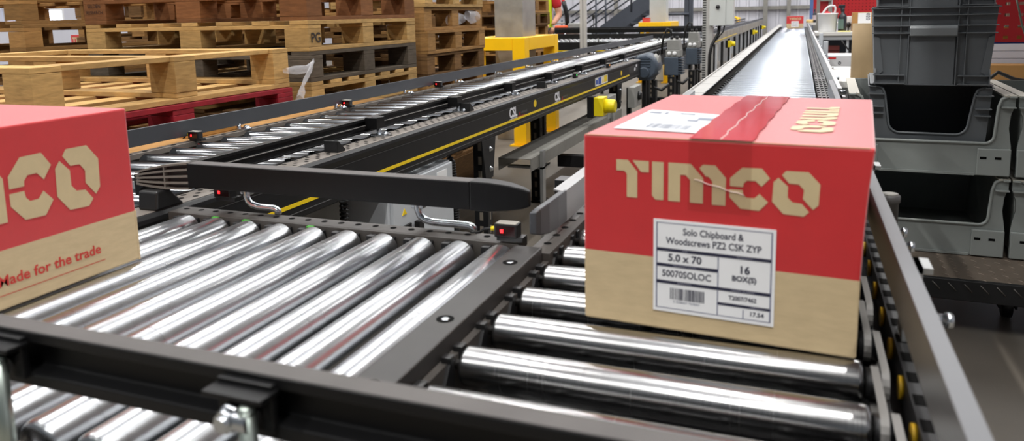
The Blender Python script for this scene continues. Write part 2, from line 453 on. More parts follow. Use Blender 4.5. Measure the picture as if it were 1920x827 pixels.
for y in (3.3, 5.5, 8, 10.5, 13, 15.5, 17.2):
    for x in (-.375, .1):
        b = B(); b.box(x - .02, x + .02, y - .02, y + .02, 0, .62); b.box(x - .05, x + .05, y - .05, y + .05, 0, .01); b.build('leg', black, far, world=True)

# ------------------------------------------------------------------ transfer conveyor
TY0, TY1 = .462, 1.128
tr = thing('transfer_conveyor', 'short cross conveyor of bright steel rollers between the two long lines', 'conveyor', (-.8, .8, 0))
rt = roller_mesh(TY1 - TY0, .027, 'Y', roller_y)
for k in range(10):
    link('roller', rt, tr, loc=(-.457 - .0745 * k + .8, (TY0 + TY1) / 2 - .8, Z0 - .027))
b = B(); b.box(-1.19, -.43, 1.14, 1.18, .735, .748); b.box(-1.19, -.43, 1.135, 1.142, .64, .748)
b.build('side_frame', blackdust, tr, world=True)
b = B(); b.box(-1.19, -.43, .39, .445, .735, .742); b.box(-1.19, -.43, .385, .392, .6, .742)
b.build('side_frame', blackdust, tr, world=True)
b = B(); b.box(-1.19, -.43, .45, 1.134, .62, .63); b.build('under_tray', darkplastic, tr, world=True)
b = B(); holes(b, [(-1.17 + .0373 * k, 1.165) for k in range(20)], .0062, .7485); b.build('hole_pattern', holeblk, tr, world=True)
for k in range(10):
    x = -.457 - .0745 * k
    b = B()
    b.prism([(x - .024, .700), (x - .018, .742), (x + .018, .742), (x + .024, .70)], 'Y', 1.129, 1.1345)
    b.prism([(x - .036, .705), (x - .034, .744), (x - .020, .744), (x - .018, .705)], 'Y', 1.118, 1.134)
    b.build('bearing_block', darkplastic, tr, world=True, bev=.001)
for k in (7, 8, 5):
    x = -.457 - .0745 * k - .02
    b = B(); b.box(x, x + .014, 1.128, 1.136, .738, .7475); b.build('bearing_clip', mat('green_clip', (60, 150, 40), .5), tr, world=True, label='green bearing clip')
for x in (-1.165, -.452):
    for y in (.42, 1.15):
        b = B(); b.box(x - .02, x + .02, y - .02, y + .02, 0, .64); b.build('leg', black, tr, world=True)
# near guard rail: black channel on posts
b = B(); b.prism([(.4235, .880), (.4035, .880), (.4035, .871), (.417, .868), (.417, .846), (.4035, .843), (.4035, .832), (.4235, .832)], 'X', -1.35, .10)
nr = b.build('guard_rail', railblk, tr, world=True, bev=.0012)
b = B(); b.box(-1.35, .10, .4045, .4225, .8801, .8806); b.build('dusty_top', mat('dust_film', (72, 68, 66), .55, noise=.15, nscale=20), nr, world=True)
for x in (-.603, -.352):
    b = B()
    b.cyl((x, .388, .72), (x, .388, .862), .0065, 14)
    b.lathe((x, .388, .858), (x, .388, .866), [(0, .0065), (.004, .0065), (.007, .004), (.008, .0005)], 14)
    pst = b.build('rail_post', mat('zinc_plated_post', (170, 180, 172), .3, .9), tr, world=True)
    b = B(); b.box(x - .034, x + .014, .398, .404, .84, .876); b.box(x - .036, x + .016, .384, .404, .868, .872); b.build('clamp_plate', railblk, tr, world=True, bev=.001)
    b = B(); b.cyl((x - .014, .376, .853), (x - .014, .402, .853), .0055, 12); b.lathe((x - .014, .392, .853), (x - .014, .380, .853), [(0, .011), (.006, .011), (.0061, .0085), (.012, .0085)], 6); b.cyl((x - .016, .388, .853), (x + .004, .388, .853), .0085, 12)
    b.build('clamp_bolt', zinc, tr, world=True)

# deflector rail across the end of the cross conveyor
df = thing('deflector_rail', 'black deflector rail with a tapered nose at each end above the row of rollers', 'rail', (-.8, 1.15, .80))
b = B(); b.box(-1.145, -.523, 1.148, 1.18, .806, .855, .0015); rb_ = b.build('rail_bar', railblk, df, world=True)
b = B(); b.box(-1.145, -.523, 1.150, 1.178, .8551, .8556); b.build('dusty_top', mat('dust_film', (72, 68, 66), .55, noise=.15, nscale=20), rb_, world=True)
def nose(x0, sgn, name, M):
    b = B(); prev = None
    for t, sy, sz in ((0, 1, 1), (.035, .99, .98), (.07, .85, .86), (.095, .66, .68), (.108, .45, .5)):
        x = x0 + sgn * t
        yb = 1.148; yf = yb + .034 * sy; zc = .8305; h = .026 * sz
        q = [b.bm.verts.new(v) for v in ((x, yb + (1 - sy) * .012, zc - h), (x, yb + (1 - sy) * .012, zc + h), (x, yf, zc + h), (x, yf, zc - h))]
        if prev:
            for k in range(4): b.face([prev[k], prev[(k + 1) % 4], q[(k + 1) % 4], q[k]])
        else: b.face(q)
        prev = q
    b.face(prev[::-1])
    return b.build(name, M, df, world=True, bev=.0025)
nose(-.523, 1, 'rail_nose', railblk)
# left nose turned slightly, showing its ribs
b = B(); prev = None
secs = []
for t in (0, .03, .06, .09, .115, .135):
    k = t / .135
    h = .027 * (1 - .55 * k * k); zc = .829 - .010 * k; y = 1.148 - .004 * k
    secs.append((-1.145 - t, y, zc, h))
for x, y, zc, h in secs:
    q = [b.bm.verts.new(v) for v in ((x, y + .010, zc - h), (x, y + .010, zc + h), (x, y + .034, zc + h), (x, y + .034, zc - h))]
    if prev:
        for k in range(4): b.face([prev[k], prev[(k + 1) % 4], q[(k + 1) % 4], q[k]])
    else: b.face(q)
    prev = q
b.face(prev[::-1])
ns = b.build('rail_nose', mat('nose_plastic', (48, 46, 45), .5), df, world=True)
b = B()
for f_ in (-.96, -.5, 0, .5, .96):
    for i in range(len(secs) - 1):
        a, c = secs[i], secs[i + 1]
        za, zb_ = a[2] + a[3] * f_, c[2] + c[3] * f_
        v = [b.bm.verts.new(p) for p in ((a[0], a[1], za - .0020), (c[0], c[1], zb_ - .0020), (c[0], c[1], zb_ + .0020), (a[0], a[1], za + .0020), (a[0], a[1] + .011, za - .0020), (c[0], c[1] + .011, zb_ - .0020), (c[0], c[1] + .011, zb_ + .0020), (a[0], a[1] + .011, za + .0020))]
        for q in ((0, 1, 2, 3), (3, 2, 6, 7), (4, 5, 1, 0), (1, 5, 6, 2), (0, 3, 7, 4)): b.face([v[i_] for i_ in q])
x = secs[2][0]; b.box(x - .0012, x + .0012, secs[2][1], secs[2][1] + .011, secs[2][2] - secs[2][3], secs[2][2] + secs[2][3])
b.build('nose_rib', mat('pale_rib', (112, 106, 98), .5), ns, world=True)  # ribs in a lighter tone than the nose
for (xa, xb) in ((-1.03, -.955), (-.642, -.532)):
    b = B(); y = 1.182
    b.tube([(xa, y, .83), (xa, y, .79), (xa + .004, y, .778), (xa + .014, y, .771), (xa + .03, y, .768), (xb - .012, y, .768), (xb - .003, y, .766), (xb, y, .763), (xb, y, .7568)], .0068, 12)
    b.build('support_rod', zinc, df, world=True)
    b = B(); b.box(xa - .012, xa + .012, 1.178, 1.192, .792, .815); b.cyl((xa, 1.19, .803), (xa + .03, 1.19, .803), .006, 8); b.build('rod_clamp', zinc, df, world=True, bev=.001)

df.location.z -= .008
# photo-eye sensors (stand on the frames, each a thing)
def sensor(loc, rz, label, led=redled, yellow_plug=True, s=1.0):
    t = thing('photo_sensor', label, 'sensor', loc, rz, None)
    b = B(); b.box(-.021 * s, .021 * s, -.011 * s, .011 * s, .006 * s, .030 * s, .002 * s); b.box(-.017 * s, .03 * s, -.009 * s, .012 * s, 0, .008 * s); b.build('sensor_body', darkplastic, t)
    b = B(); b.box(-.018 * s, .018 * s, -.0105 * s, .0105 * s, .030 * s, .0308 * s); b.build('top_label', mat('grey_sensor_label', (170, 165, 155), .5), t)
    b = B(); b.box(-.017 * s, .017 * s, -.0118 * s, -.0105 * s, .010 * s, .026 * s); b.build('sensor_window', mat('dark_red_window', (40, 8, 10), .15), t)
    b = B(); b.box(-.009 * s, -.004 * s, -.0125 * s, -.0112 * s, .015 * s, .021 * s, .0004); b.build('indicator_led', led, t)
    if yellow_plug:
        b = B(); b.cyl((-.021 * s, 0, .018 * s), (-.03 * s, 0, .018 * s), .004 * s, 10); b.build('cable_plug', ybright, t)
        b = B(); b.tube([(-.03 * s, 0, .018 * s), (-.045 * s, .003 * s, .014 * s), (-.055 * s, .01 * s, .006 * s), (-.065 * s, .014 * s, .003 * s)], .0025 * s, 8); b.build('cable', cableblk, t)
    return t
sensor((-.452, 1.145, .752), 0, 'black photo sensor with red light at the end of the deflector rail')
sensor((-1.085, 1.185, .768), 0, 'black photo sensor glowing red under the black deflector rail', yellow_plug=False)
sensor((-1.802, 1.855, .752), .0, 'red lit sensor on the far edge of the left line, nearest the tan carton')
sensor((-1.812, 2.74, .752), .0, 'red lit sensor on the far edge of the left line, behind its second post')
sensor((-1.812, 3.62, .752), .0, 'red lit sensor on the left line beside the pale pallets next to the yellow frame')
p = atZ(1072, 146, .752); sensor((-1.235, p.y, .752), PI / 2, 'small black sensor with green light on the dark side frame', led=greenled, yellow_plug=False)
p = atZ(1136, 127, .752); sensor((-1.235, p.y, .752), PI / 2, 'small black sensor with amber light on the dark side frame above the warning sticker', led=amberled, yellow_plug=False)
sensor((-.42, 1.31, .7472), PI / 2, 'black photo sensor under the nose of the rail beside the big carton')

# ------------------------------------------------------------------ left long conveyor
LC = thing('roller_conveyor', 'long black sided roller line with yellow stripe in front of the pallet stacks', 'conveyor', (-1.5, 4, 0))
flange = mat('dusty_flange', (104, 97, 90), .6, noise=.2, nscale=12)
lm = roller_mesh(.50, .027, 'X', mat('zinc_roller_left', (138, 140, 142), .17, 1, noise=.02, nscale=6, stretch=(30, .6, .6), rand=.05, aniso=.3, axis='X'))
for k in range(88):
    y = .45 + .11 * k
    link('roller', lm, LC, loc=(-1.535 + 1.5, y - 4, Z0 - .027), rot=(0, 0, math.radians(7)))
b = B()
b.prism([(-1.275, .735), (-1.275, .750), (-1.205, .750), (-1.196, .744), (-1.195, .735), (-1.198, .725), (-1.200, .72), (-1.200, .622), (-1.215, .612), (-1.235, .612), (-1.235, .735)], 'Y', .3, 6.05)
sf = b.build('side_frame', [black], LC, world=True, bev=.001)
b = B(); b.box(-1.272, -1.21, .3, 6.05, .7502, .7508); b.build('dusty_flange', flange, LC, world=True)
b = B(); b.box(-1.2, -1.1985, 1.182, 5.62, .652, .662); b.build('yellow_stripe', ystripe, sf, world=True)
b = B(); b.box(-1.2, -1.1992, 1.0, 6.0, .634, .636); b.box(-1.2, -1.1992, .9, 6.0, .716, .717); b.build('frame_groove', mat('grey_groove', (90, 90, 90), .5), sf, world=True)
b = B(); pts = []
for k in range(95): 
    y = 1.2 + .05 * k
    pts += [(-1.262, y), (-1.245, y + .025), (-1.228, y)]
holes(b, pts, .0065, .7512, 8); b.build('hole_pattern', holeblk, LC, world=True)
# dark sockets and belts along the right roller ends
b = B()
for k in range(88):
    y = .45 + .11 * k; b.box(-1.286, -1.276, y, y + .06, .71, .7515); b.tube([(-1.29, y + .03, .738), (-1.283, y + .06, .748), (-1.285, y + .1, .745), (-1.292, y + .13, .735)], .004, 6)
b.build('belt_pattern', darkplastic, LC, world=True)
b = B(); b.prism([(-1.80, .735), (-1.80, .750), (-1.835, .750), (-1.838, .746), (-1.838, .62), (-1.83, .62), (-1.83, .735)], 'Y', .3, 10.12); b.build('side_frame', flange, LC, world=True)
b = B(); holes(b, [(-1.815, .4 + .055 * k) for k in range(150)], .008, .7508, 8); b.build('hole_pattern', holeblk, LC, world=True)
b = B(); b.box(-1.83, -1.275, .4, 10.1, .60, .61); b.build('under_tray', darkplastic, LC, world=True)
# far guard rail
b = B(); b.prism([(-1.845, .765), (-1.835, .765), (-1.835, .817), (-1.845, .817)], 'Y', .35, 10.12); b.build('guard_rail', railgrey, LC, world=True, bev=.001)
for k in range(16):
    y = .9 + .6 * k
    b = B(); b.cyl((-1.841, y, .74), (-1.841, y, .77), .007, 10); b.box(-1.841, -1.80, y - .02, y + .02, .7505, .755); b.lathe((-1.80, y, .752), (-1.80, y, .764), [(0, .012), (.006, .012), (.007, .006), (.012, .006)], 6); b.lathe((-1.83, y + .025, .752), (-1.83, y + .025, .762), [(0, .01), (.006, .01), (.007, .005), (.01, .005)], 6)
    b.build('rail_post', zinc, LC, world=True)
# centre rail (black double channel) on posts
b = B(); b.prism([(-1.325, .808), (-1.300, .808), (-1.300, .800), (-1.309, .797), (-1.309, .788), (-1.300, .786), (-1.300, .782), (-1.309, .779), (-1.309, .77), (-1.300, .768), (-1.300, .763), (-1.325, .763)], 'Y', 1.18, 9.0)
b.build('centre_rail', railblk, LC, world=True, bev=.0006)
b = B(); b.prism([(-1.3005, .785), (-1.2993, .785), (-1.2993, .7875), (-1.3005, .7875)], 'Y', 1.2, 9.0); b.build('rail_edge', mat('grey_rail_edge', (150, 148, 145), .4), LC, world=True)
for k in range(7):
    y = 2.09 + .61 * k
    b = B(); b.box(-1.302, -1.258, y - .025, y + .025, .775, .811); b.lathe((-1.27, y, .811), (-1.27, y, .8125), [(0, .02), (.0015, .018)], 14); b.build('rail_clamp', railblk, LC, world=True, bev=.003)
    b = B(); b.cyl((-1.266, y, .75), (-1.266, y, .78), .0075, 10); b.box(-1.285, -1.235, y - .02, y + .02, .7512, .756); b.lathe((-1.242, y, .755), (-1.242, y, .765), [(0, .010), (.006, .010), (.007, .005), (.01, .005)], 6); b.build('rail_post', zinc, LC, world=True)
# black end stop brackets on the right flange
for px, py in ((625, 283), (858, 207), (990, 164)):
    p = atZ(px, py, .752); y = p.y
    b = B()
    b.box(-1.262, -1.222, y - .012, y + .012, .7513, .756)
    b.prism([(y - .02, .7513), (y - .02, .785), (y - .014, .785), (y + .02, .756), (y + .02, .7513)], 'X', -1.265, -1.261)
    b.prism([(y - .02, .7513), (y - .02, .785), (y - .014, .785), (y + .02, .756), (y + .02, .7513)], 'X', -1.223, -1.219)
    b.box(-1.262, -1.222, y - .02, y - .016, .7513, .785)
    b.build('stop_bracket', darkplastic, LC, world=True, bev=.001)
b = B(); b.prism([(1.12, .7513), (1.125, .79), (1.16, .79), (1.195, .7513)], 'X', -1.255, -1.205); b.build('stop_bracket', darkplastic, LC, world=True, bev=.004)
# slotted legs
def leg(parent, x, y, h, face=True, top=None):
    b = B()
    b.box(x - .03, x + .03, y - .02, y - .014, 0, h); b.box(x - .03, x - .024, y - .014, y + .03, 0, h); b.box(x + .024, x + .03, y - .014, y + .03, 0, h); b.box(x - .05, x + .05, y - .05, y + .05, 0, .012)
    l = b.build('leg', black, parent, world=True)
    b = B()
    for k in range(int(h / .06)):
        b.box(x - .008, x + .008, y - .0206, y - .0198, .03 + .06 * k, .065 + .06 * k)
        b.box(x + .0298, x + .0306, y + .0, y + .012, .03 + .06 * k, .065 + .06 * k)
    b.build('slot_pattern', mat('pale_slot', (120, 112, 100), .7), l, world=True)
    return l
for y in (.6, 2.85, 5.3, 7.6, 9.8):
    leg(LC, -1.80, y, .61)
    if y < 6: leg(LC, -1.235, y, .61)
leg(LC, -1.47, 4.23, .60)
for y in (2.85, 5.3):
    b = B(); b.prism([(y - .075, .62), (y + .075, .62), (y + .04, .45), (y - .04, .45)], 'X', -1.206, -1.20)
    pl = b.build('leg_plate', black, LC, world=True, bev=.001)
    b = B()
    for z in (.575, .49): b.lathe((-1.2, y + .01, z), (-1.19, y + .01, z), [(0, .013), (.002, .013), (.0021, .008), (.01, .008)], 6)
    b.build('plate_bolt', zinc, pl, world=True)
# lettering and stickers on the dark side
def logo(parent, y0, z0, s, X=-1.1994):
    b = B()
    add_mesh(b, text_mesh('CSL', 1.12 * s, .05 * s, 'LEFT', 1.0, sx=.95), frame4((X, y0, z0 + .42 * s), (0, 1, 0), (0, 0, 1)))
    b.poly([(X, y0, z0 - .07 * s), (X, y0 + 1.8 * s, z0 - .07 * s), (X, y0 + 1.8 * s, z0 - .02 * s), (X, y0, z0 - .02 * s)])
    return b
def pieces(parent, y0, z0, s):
    logo(parent, y0, z0, s).build('logo_lettering', whiteink, parent, world=True, recalc=False)
    b = B(); X = -1.1994
    b.poly([(X, y0 + s * 2.35, z0 + .02 * s), (X, y0 + s * 2.55, z0 + .02 * s), (X, y0 + s * 2.55, z0 + .28 * s), (X, y0 + s * 2.35, z0 + .28 * s)])
    b.poly([(X, y0 + s * 1.9, z0 - .07 * s), (X, y0 + s * 3.6, z0 - .07 * s), (X, y0 + s * 3.6, z0 - .03 * s), (X, y0 + s * 1.9, z0 - .03 * s)])
    b.build('red_mark', mat('dull_red_mark', (190, 30, 40), .6), parent, world=True, recalc=False)
    b = B(); add_mesh(b, text_mesh('HANDLING', .28 * s, 0, 'LEFT', 1.1), frame4((X, y0 + 2.7 * s, z0 + .2 * s), (0, 1, 0), (0, 0, 1)))
    bm_ = b.build('small_lettering', mat('grey_lettering', (120, 120, 122), .6), parent, world=True, recalc=False)
p = atX(955, 212, -1.2); pieces(sf, p.y, .668, .055)
p = atX(1040, 185, -1.2); pieces(sf, p.y, .668, .055)
def sticker(y, z, w, h, M, name, parent=sf, X=-1.1993):
    b = B(); b.box(-1.2, X, y - w / 2, y + w / 2, z - h / 2, z + h / 2); return b.build(name, M, parent, world=True)
p = atX(1128, 150, -1.2); sticker(p.y, p.z, .33, .055, white, 'warning_sticker')
b = B(); X = -1.199
for y0, y1, z0, z1 in ((-.15, -.10, -.018, .012), (-.09, -.01, -.022, .022)): b.poly([(X, p.y + y0, p.z + z0), (X, p.y + y1, p.z + z0), (X, p.y + y1, p.z + z1), (X, p.y + y0, p.z + z1)])
b.build('blue_panel', mat('sticker_blue', (40, 80, 170), .5), sf, world=True, recalc=False)
b = B()
for y0, y1, z0, z1 in ((.06, .15, -.02, .022),): b.poly([(X, p.y + y0, p.z + z0), (X, p.y + y1, p.z + z0), (X, p.y + y1, p.z + z1), (X, p.y + y0, p.z + z1)])
b.poly([(X, p.y + .01, p.z - .02), (X, p.y + .05, p.z - .02), (X, p.y + .03, p.z + .022)])
b.build('yellow_panel', ystripe, sf, world=True, recalc=False)
for px, py in ((1003, 194), (1165, 137)):
    p = atX(px, py, -1.2)
    b = B(); b.poly([(X, p.y + .022 * math.cos(a), p.z + .018 * math.sin(a)) for a in [k * PI / 8 for k in range(16)]]); b.build('round_sticker', ystripe, sf, world=True, recalc=False)
p = atX(1250 - 62, 128, -1.2)
sticker(p.y, p.z, .35, .06, mat('dark_sticker', (45, 45, 45), .5), 'dark_sticker')
b = B()
for y0, z0 in ((.02, -.02), (.08, .005)): b.poly([(X, p.y + y0, p.z + z0), (X, p.y + y0 + .05, p.z + z0), (X, p.y + y0 + .05, p.z + z0 + .022), (X, p.y + y0, p.z + z0 + .022)])
b.build('white_mark', whiteink, sf, world=True, recalc=False)
# galvanised cable channel slung under the line
ct = thing('cable_channel', 'flat topped galvanised cable channel slung low beside the black line', 'cable tray', (-1.25, 4.2, 0))
b = B(); b.prism([(-1.335, .452), (-1.168, .452), (-1.168, .392), (-1.172, .392), (-1.172, .448), (-1.331, .448), (-1.331, .392), (-1.335, .392)], 'Y', 3.28, 5.22); b.build('channel', galvdull, ct, world=True)
for y in (3.42, 4.9):
    b = B(); b.box(-1.166, -1.15, y - .02, y + .02, .0, .47); b.box(-1.335, -1.15, y - .02, y + .02, .38, .39); b.build('support_bracket', galv, ct, world=True)
bm1 = tag((lambda b: b.build('cross_beam', black))(B().box(-1.265, -.44, 4.0, 4.06, .27, .335)), 'black steel cross beam low under the lines behind the red carton', 'beam')

# control cabinet below the left line
cb = thing('control_cabinet', 'light grey control cabinet with isolator switch below the black line', 'cabinet', (-1.42, 2.27, .35))
b = B(); b.box(-1.62, -1.215, 2.04, 2.5, .0, .596, .004); b.build('cabinet_body', box_grey, cb, world=True)
b = B(); b.box(-1.215, -1.20, 2.05, 2.49, .02, .592, .003); b.build('door', box_grey, cb, world=True)
b = B(); b.box(-1.2, -1.1985, 2.36, 2.44, .54, .575); b.build('rating_label', white, cb, world=True)
b = B(); b.box(-1.2, -1.192, 2.08, 2.15, .34, .45, .002); b.build('isolator_plate', black, cb, world=True)
b = B(); b.box(-1.192, -1.172, 2.165, 2.20, .40, .45, .002); b.build('isolator_handle', black, cb, world=True)
b = B(); b.prism([(2.10, .485), (2.13, .485), (2.115, .505)], 'X', -1.2, -1.198); b.build('warning_triangle', ystripe, cb, world=True)
cb2 = thing('steel_enclosure', 'dull steel enclosure beside the light grey control cabinet under the black line', 'cabinet', (-1.4, 1.7, .3))
b = B(); b.box(-1.7, -1.32, 1.55, 1.95, 0, .596, .004); b.build('enclosure_body', galvdull, cb2, world=True)
def ribbed(name, pts, r, label):
    b = B(); pts = [Vector(p) for p in pts]
    n = 40; prof = []
    # resample and alternate the radius along the path
    L = [0]
    for i in range(1, len(pts)): L.append(L[-1] + (pts[i] - pts[i - 1]).length)
    for k in range(n):
        t0 = L[-1] * k / n; t1 = L[-1] * (k + .55) / n
        def at(t):
            for i in range(1, len(pts)):
                if t <= L[i] + 1e-9: return pts[i - 1].lerp(pts[i], (t - L[i - 1]) / max(L[i] - L[i - 1], 1e-9))
            return pts[-1]
        b.cyl(at(t0), at(t1), r, 10)
    b.tube(pts, r * .75, 8)
    return tag(b.build(name, darkplastic), label, 'conduit')
ribbed('ribbed_conduit', [(-1.26, 1.86, .59), (-1.255, 1.85, .45), (-1.27, 1.80, .30), (-1.28, 1.78, .1)], .014, 'black ribbed conduit hanging beside the dull steel enclosure')
ribbed('ribbed_conduit', [(-1.25, 2.56, .59), (-1.235, 2.56, .58), (-1.225, 2.56, .45), (-1.225, 2.56, .2)], .014, 'black ribbed conduit on the right edge of the light grey cabinet')

# yellow emergency stop boxes
def estop(loc, label, group=None, s=1.0):
    t = thing('emergency_stop', label, 'emergency stop', loc, 0, group)
    b = B(); b.box(-.049 * s, -.01 * s, -.06 * s, .0, -.07 * s, .06 * s, .002); b.build('back_bracket', black, t)
    b = B(); b.box(-.01 * s, .05 * s, -.05 * s, .06 * s, -.06 * s, .055 * s, .004); b.build('stop_box', ybright, t)
    b = B(); b.lathe((.05 * s, .0, 0), (.115 * s, 0, 0), [(0, .045 * s), (.06 * s, .04 * s), (.065 * s, .036 * s), (.062 * s, .028 * s)], 20); b.build('shroud', ybright, t)
    b = B(); b.lathe((.06 * s, 0, 0), (.1 * s, 0, 0), [(0, .018 * s), (.03 * s, .025 * s), (.04 * s, .02 * s), (.04 * s, .001)], 16); b.build('push_button', mat('orange_red_button', (210, 70, 30), .4), t)
    return t
estop((-1.15, 4.46, .565), 'yellow emergency stop box below the dark side frame with the stickers')
for (px, py), lb in zip(((1366, 82), (1412, 60), (1429, 51)), ('nearest', 'middle', 'farthest')):
    p = atX(px, py, -1.13); estop((-1.13, p.y, p.z), '%s of three yellow stop boxes on the distant dusty line by the back wall' % lb, 'stops on the distant line', .95)
for i, (px, py) in enumerate(((1148, 200), (1196, 180))):
    p = atX(px, py, (-1.165, -1.09)[i]); t = thing('isolator_box', ('grey isolator box with black knob just behind the yellow stop box', 'grey isolator box with black knob below the first gear motor')[i], 'switch box', (p.x, p.y, p.z))
    b = B(); b.box(-.05, 0, -.12, .12, -.075, .075, .004); b.build('box_body', motorgrey, t)
    b = B(); b.lathe((0, .02, 0), (.025, .02, 0), [(0, .034), (.015, .03), (.025, .026), (.025, .001)], 18); b.build('knob', darkplastic, t)
    b = B(); b.box(-.08, -.05, -.02, .02, (.453 - p.z) if i == 0 else -p.z, .06); b.build('stand', black, t)

# ------------------------------------------------------------------ gear motors and wiring post
for i, (px0, px1, py0, py1, lb) in enumerate(((1200, 1242, 96, 150, 'nearest blue grey gear motor with round gearbox at the end of the black line'),
                                              (1248, 1282, 74, 140, 'second blue grey gear motor with grey terminal box on top'),
                                              (1288, 1316, 60, 120, 'third blue grey gear motor partly behind the slotted trunking post'))):
    Y = (6.25, 7.3, 8.5)[i]
    a = atY(px0, py1, Y); c = atY(px1, py0, Y)
    w = c.x - a.x; h = c.z - a.z
    t = thing('gear_motor', lb, 'motor', (a.x + w / 2, Y, a.z), 0, 'gear motors along the line')
    b = B()
    if i == 0:
        b.lathe((-w * .18, -.12, h * .48), (-w * .18, .12, h * .48), [(0, h * .38), (.03, h * .47), (.2, h * .47), (.24, h * .4)], 10)
        b.box(-w * .46, w * .12, -.1, .12, h * .02, h * .6, .01)
        b.build('gearbox', motorblue, t)
        b = B(); b.lathe((-w * .2, -.14, h * .3), (-w * .2, -.1, h * .3), [(0, h * .16), (.01, h * .2), (.04, h * .2)], 18)
        for k in range(4): b.box(-w * .42, w * .08, -.128, -.1, h * (.5 + .09 * k), h * (.535 + .09 * k))
        b.build('gearbox_cover', motorblue, t)
        b = B(); b.lathe((w * .1, 0, h * .55), (w * .5, 0, h * .55), [(0, h * .30), (.02, h * .38), (.04, h * .3)] + [(.04 + .012 * k, h * (.34 if k % 2 else .28)) for k in range(int((w * .4 - .05) / .012))], 20); b.build('finned_body', motorgrey, t)
    else:
        b.box(-w * .5, w * .3, -.1, .1, 0, h * .52, .008); b.build('gearbox', motorblue, t)
        b = B()
        for k in range(7): b.box(w * .3, w * .5, -.09, .1, h * (.03 + .07 * k), h * (.06 + .07 * k))
        b.build('cooling_fin', motorblue, t)
        b = B(); b.box(-w * .42, w * .38, -.09, .09, h * .52, h * .72, .006); b.build('terminal_base', motorgrey, t)
        b = B(); b.prism([(-w * .36, h * .72), (w * .36, h * .72), (w * .28, h), (-w * .34, h)], 'Y', -.085, .09); b.build('terminal_box', motorgrey, t, bev=.004)
        for xx in (-.22, .08):
            b = B(); b.lathe((w * xx, -.09, h * .62), (w * xx, -.105, h * .62), [(0, h * .06), (.01, h * .055), (.015, h * .03), (.015, .001)], 14); b.build('gland_plug', whitepl, t)
            b = B(); b.cyl((w * (xx + .05), 0, h), (w * (xx + .05), 0, h * 1.1), w * .08, 10); b.build('cable_gland', darkplastic, t)
        b = B(); b.tube([(-w * .17, 0, h * 1.1), (-w * .2, 0, h * 1.28), (-w * .42, 0, h * 1.3), (-w * .62, 0, h * 1.1), (-w * .72, 0, h * .8), (-w * .75, .05, h * .6)], .011, 8); b.build('cable', cableblk, t)
    b = B(); b.tube([(w * .1, -.02, 0), (w * .2, -.03, -.06), (w * .5, -.03, -.08), (w * .8, 0, -.03)], .014, 8); b.build('cable', cableblk, t)
    b = B(); b.box(-w * .35, -w * .2, -.04, .04, -a.z, 0); b.box(w * .1, w * .25, -.04, .04, -a.z, 0); b.build('support_leg', black, t)
for i, (x, y) in enumerate(((-1.24, 6.5), (-1.05, 6.7), (-1.15, 7.7), (-.98, 7.5), (-1.1, 8.9))):
    t = thing('support_leg', ('black slotted support leg below the first gear motor', 'black slotted support leg right of the first gear motor', 'black slotted support leg below the second gear motor', 'black slotted support leg nearest the trunking post', 'black slotted support leg behind the trunking post')[i], 'leg', (x, y, 0), 0, 'legs under the gear motors')
    b = B(); b.box(-.03, .03, -.03, -.024, 0, .56); b.box(-.03, -.024, -.024, .03, 0, .56); b.box(.024, .03, -.024, .03, 0, .56); b.box(-.06, .06, -.06, .06, 0, .012); b.build('leg_channel', black, t)
    b = B()
    for k in range(9): b.box(-.008, .008, -.0308, -.0298, .03 + .06 * k, .06 + .06 * k)
    b.build('slot_pattern', mat('pale_slot', (120, 112, 100), .7), t)
tag(B().box(-1.3, -.6, 6.75, 6.83, .30, .36).build('cross_beam', black), 'black cross beam low behind the first gear motor', 'beam')
Y = 8.1
p0 = atY(1314, 150, Y); p1 = atY(1327, 150, Y); p2 = atY(1338, 150, Y)
tp = thing('trunking_post', 'tall grey slotted cable trunking post carrying the grey control box', 'post', (p1.x, Y, 0))
b = B(); wd = p1.x - p0.x
b.box(-wd * .9, -.02, 0, .05, 0, 2.4); trb = b.build('slotted_trunking', mat('grey_trunking', (172, 172, 168), .5), tp)
b = B()
for k in range(50): b.box(-wd * .86, -.028, -.0012, .0, .32 + .026 * k, .334 + .026 * k)
b.build('trunking_slot', mat('dark_slot_shadowed', (48, 48, 48), .8), trb)
b = B(); b.box(-.02, .045, -.02, .05, 0, 2.4, .003); b.box(.005, .02, -.022, -.018, 0, 2.4); b.build('aluminium_post', alu, tp)
b = B(); pa = atY(1332, 48, Y); pb = atY(1363, 0, Y); b.box(pa.x - p1.x, pb.x - p1.x, -.11, .1, pa.z, pa.z + .40, .004); b.build('control_box', mat('pale_control_box', (205, 208, 204), .4), tp)
b = B(); pc = atY(1376, 48, Y); b.box(pb.x - p1.x, pc.x - p1.x, -.10, .08, pa.z + .005, pa.z + .395, .004); b.build('box_door', mat('pale_control_box', (205, 208, 204), .4), tp)
q = atY(1346, 13, Y - .11); b = B(); b.lathe((q.x - p1.x, -.11, q.z), (q.x - p1.x, -.14, q.z), [(0, .022), (.02, .02), (.03, .015), (.03, .001)], 16); b.build('knob', darkplastic, tp)
b = B(); b.tube([(.11, 0, pa.z), (.10, 0, pa.z - .08), (.04, -.04, pa.z - .2), (.02, -.045, pa.z - .3), (.015, -.045, .25)], .016, 10); b.build('cable', cableblk, tp)
b = B(); b.tube([(.16, 0, pa.z), (.15, 0, pa.z - .06), (.08, .0, pa.z - .15), (.0, .0, pa.z - .17)], .007, 8); b.build('cable', cableblk, tp)

